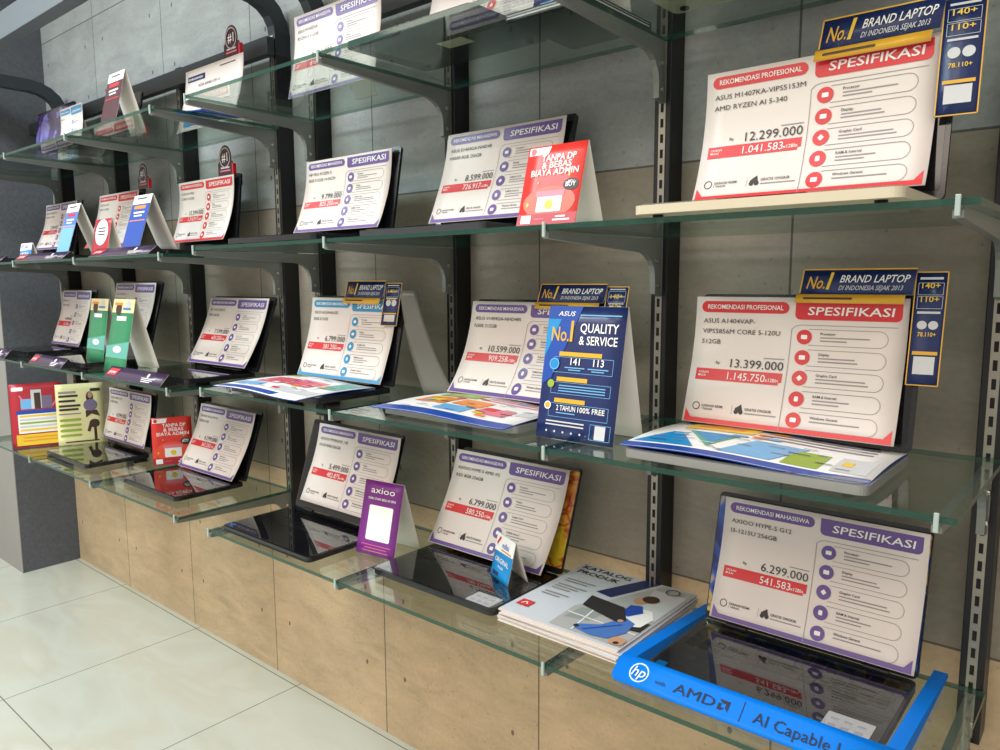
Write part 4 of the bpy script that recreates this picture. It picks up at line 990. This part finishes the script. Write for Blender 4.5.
# catalogue stack
MX0, MX1, MY0, MY1 = -0.945, -0.660, -0.368, -0.050
nmag = 9; zt = TOP('D') + 0.0006; thk = 0.0026
for i in range(nmag):
    top = i == nmag - 1
    jx, jy, jr = (random.uniform(-.006, .006), random.uniform(-.005, .005), random.uniform(-.014, .014)) if not top else (-0.004, 0.004, 0.0)
    r = empty('catalogue', ((MX0 + MX1) / 2 + jx, (MY0 + MY1) / 2 + jy, zt), 'topmost catalogue of the stack, cover reading KATALOG PRODUK' if top else '%s catalogue from the bottom of the stack on the bottom shelf' % ORD[i], 'magazine', 'stack of product catalogues', jr)
    hw, hd = (MX1 - MX0) / 2 - 0.003, (MY1 - MY0) / 2 - 0.003
    b = MB(); b.box(-hw, hw, -hd, hd, 0.0002, thk - 0.0004, m_page); b.out('pages', r)
    b = MB(); b.box(-hw, hw, -hd, hd, thk - 0.0003, thk, m_cover); cov = b.out('cover', r)
    if top:
        w, L = 2 * hw, 2 * hd
        O = Vector(r.location) + Vector((-hw, hd, thk)); S, N = plane_surf(O, (1, 0, 0), (0, -1, 0))
        a = Ink(S, N)
        q = lambda pts, m, lv: a.poly([(u * w, v * L) for u, v in pts], m, lv)
        q([(.42, .97), (.40, .66), (.56, .42), (.74, .02), (.99, .02), (.99, .97)], mat('ink_room_grey', (176, 178, 176), 0.35), 1)
        q([(.387, .389), (.564, .02), (.70, .02), (.53, .41)], NAVY, 2)
        q([(.46, .66), (.64, .62), (.62, .80), (.44, .84)], mat('ink_window', (150, 158, 156), 0.35), 2); q([(.72, .12), (.98, .12), (.98, .55), (.80, .50)], PALE, 2); q([(.86, .62), (.985, .60), (.985, .74), (.86, .76)], DARK, 2)
        a.line([(.42 * w, .76 * L), (.98 * w, .78 * L)], 0.003, WHITE, 3); a.line([(.55 * w, .62 * L), (.60 * w, .96 * L)], 0.003, WHITE, 3)
        # photograph of a seated person with a laptop
        q([(.78, .44), (.90, .44), (.965, .54), (.95, .68), (.86, .72), (.76, .68), (.74, .56)], WHITE, 4)
        q([(.80, .62), (.90, .66), (.92, .80), (.86, .93), (.74, .955), (.60, .93), (.58, .88), (.72, .80)], DENIM, 5); a.line([(.84 * w, .72 * L), (.66 * w, .92 * L)], 0.004, ROYAL, 6)
        q([(.72, .44), (.80, .41), (.86, .50), (.80, .60), (.73, .58)], ROYAL, 6)
        a.disc(.74 * w, .335 * L, .052 * w, SKIN, 5, ry=.055 * L); a.disc(.79 * w, .285 * L, .062 * w, BROWN, 6, ry=.058 * L)
        q([(.41, .47), (.444, .63), (.785, .71), (.83, .66), (.71, .50)], DARK, 7); a.disc(.80 * w, .685 * L, .022 * w, SKIN, 8); a.disc(.60 * w, .905 * L, .02 * w, DARK, 7)
        a.pill(.88 * w, .87 * L, .985 * w, .97 * L, SKIN, 5, r=0.01); a.disc(.94 * w, .945 * L, .02 * w, BROWN, 6)
        a.rect(0.045 * w, 0.79 * L, 0.155 * w, 0.88 * L, RED, 3)
        a.text('KATALOG', 0.04 * w, 0.095 * L, 0.018, DARK, 'L', True, fit=0.44 * w); a.text('PRODUK', 0.05 * w, 0.185 * L, 0.018, DARK, 'L', True, fit=0.38 * w)
        for i2 in range(9):
            if i2 in (2, 6): continue
            a.rect(0.07 * w, (0.31 + 0.038 * i2) * L, (0.33 - 0.05 * (i2 % 3)) * w, (0.327 + 0.038 * i2) * L, GREY, 2)
        a.ring(0.86 * w, 0.10 * L, 0.055 * w, 0.010 * w, DARK, 9); a.line([(0.075 * w, 0.855 * L), (0.10 * w, 0.815 * L), (0.125 * w, 0.85 * L)], 0.003, WHITE, 4)
        a.join(cov, Vector(r.location))
    zt += thk

# yellow blue poster sliver by the third bay upright, bottom shelf
def d_pos(a, w, L, txt=False):
    if txt:
        a.text('POLY', 0.30 * w, 0.05 * L, 0.035, WHITE, 'L', True, rot=math.pi / 2); return
    a.rect(0, 0, w, 0.42 * L, GREY); a.rect(0, 0.42 * L, w, 0.74 * L, ROYAL); a.rect(0, 0.74 * L, w, L, YEL)
flyer('flyer', (-1.932, -0.075, 0.950), (1, 0, 0), (0, -0.12, -1), .088, .212, ROYAL, 'grey blue and yellow flyer behind the card of the violet axioo card', d_pos, leg=False)

# ------------------------------------------------------------------ light
def area(name, loc, rot, sx, sy, e, col):
    l = bpy.data.lights.new(name, 'AREA'); l.shape = 'RECTANGLE'; l.size = sx; l.size_y = sy; l.energy = e; l.color = col
    o = bpy.data.objects.new(name, l); COL.objects.link(o); o.location = loc; o.rotation_euler = rot
    return o
area('ceiling_lamp', (-3.0, -1.75, 3.06), (0, 0, 0), 2.6, 0.5, 100, (0.82, 0.94, 1.0))
area('ceiling_lamp', (-0.3, -1.6, 3.06), (0, 0, 0), 2.0, 0.5, 26, (1.0, 0.97, 0.93))
area('ceiling_lamp', (-2.0, -3.4, 3.06), (0, 0, 0), 4.0, 1.2, 96, (1.0, 0.86, 0.73))
w = bpy.data.worlds.new('shop_interior'); SC.world = w; w.use_nodes = True
bg = w.node_tree.nodes['Background']; bg.inputs[0].default_value = (1.0, 0.92, 0.83, 1); bg.inputs[1].default_value = 0.78

# ------------------------------------------------------------------ camera
cd = bpy.data.cameras.new('camera'); cam = bpy.data.objects.new('camera', cd); COL.objects.link(cam)
cd.sensor_width = 36.0; cd.lens = 27.25; cd.clip_start = 0.05
Xr = Vector((0.76305472, 0.64631614, -0.00478951)); Yd = Vector((0.07630547, -0.09744139, -0.99231177)); Zf = Vector((-0.64181381, 0.75682272, -0.12367057))
mw = Matrix((( Xr.x, -Yd.x, -Zf.x, 0.0), (Xr.y, -Yd.y, -Zf.y, -1.47), (Xr.z, -Yd.z, -Zf.z, 1.4156), (0, 0, 0, 1)))
cam.matrix_world = mw
SC.camera = cam
vs_ = SC.view_settings
SC.display_settings.display_device = 'sRGB'
vs_.view_transform = 'Standard'; vs_.look = 'None'; vs_.gamma = 1.0; vs_.exposure = 0.0; vs_.use_curve_mapping = False
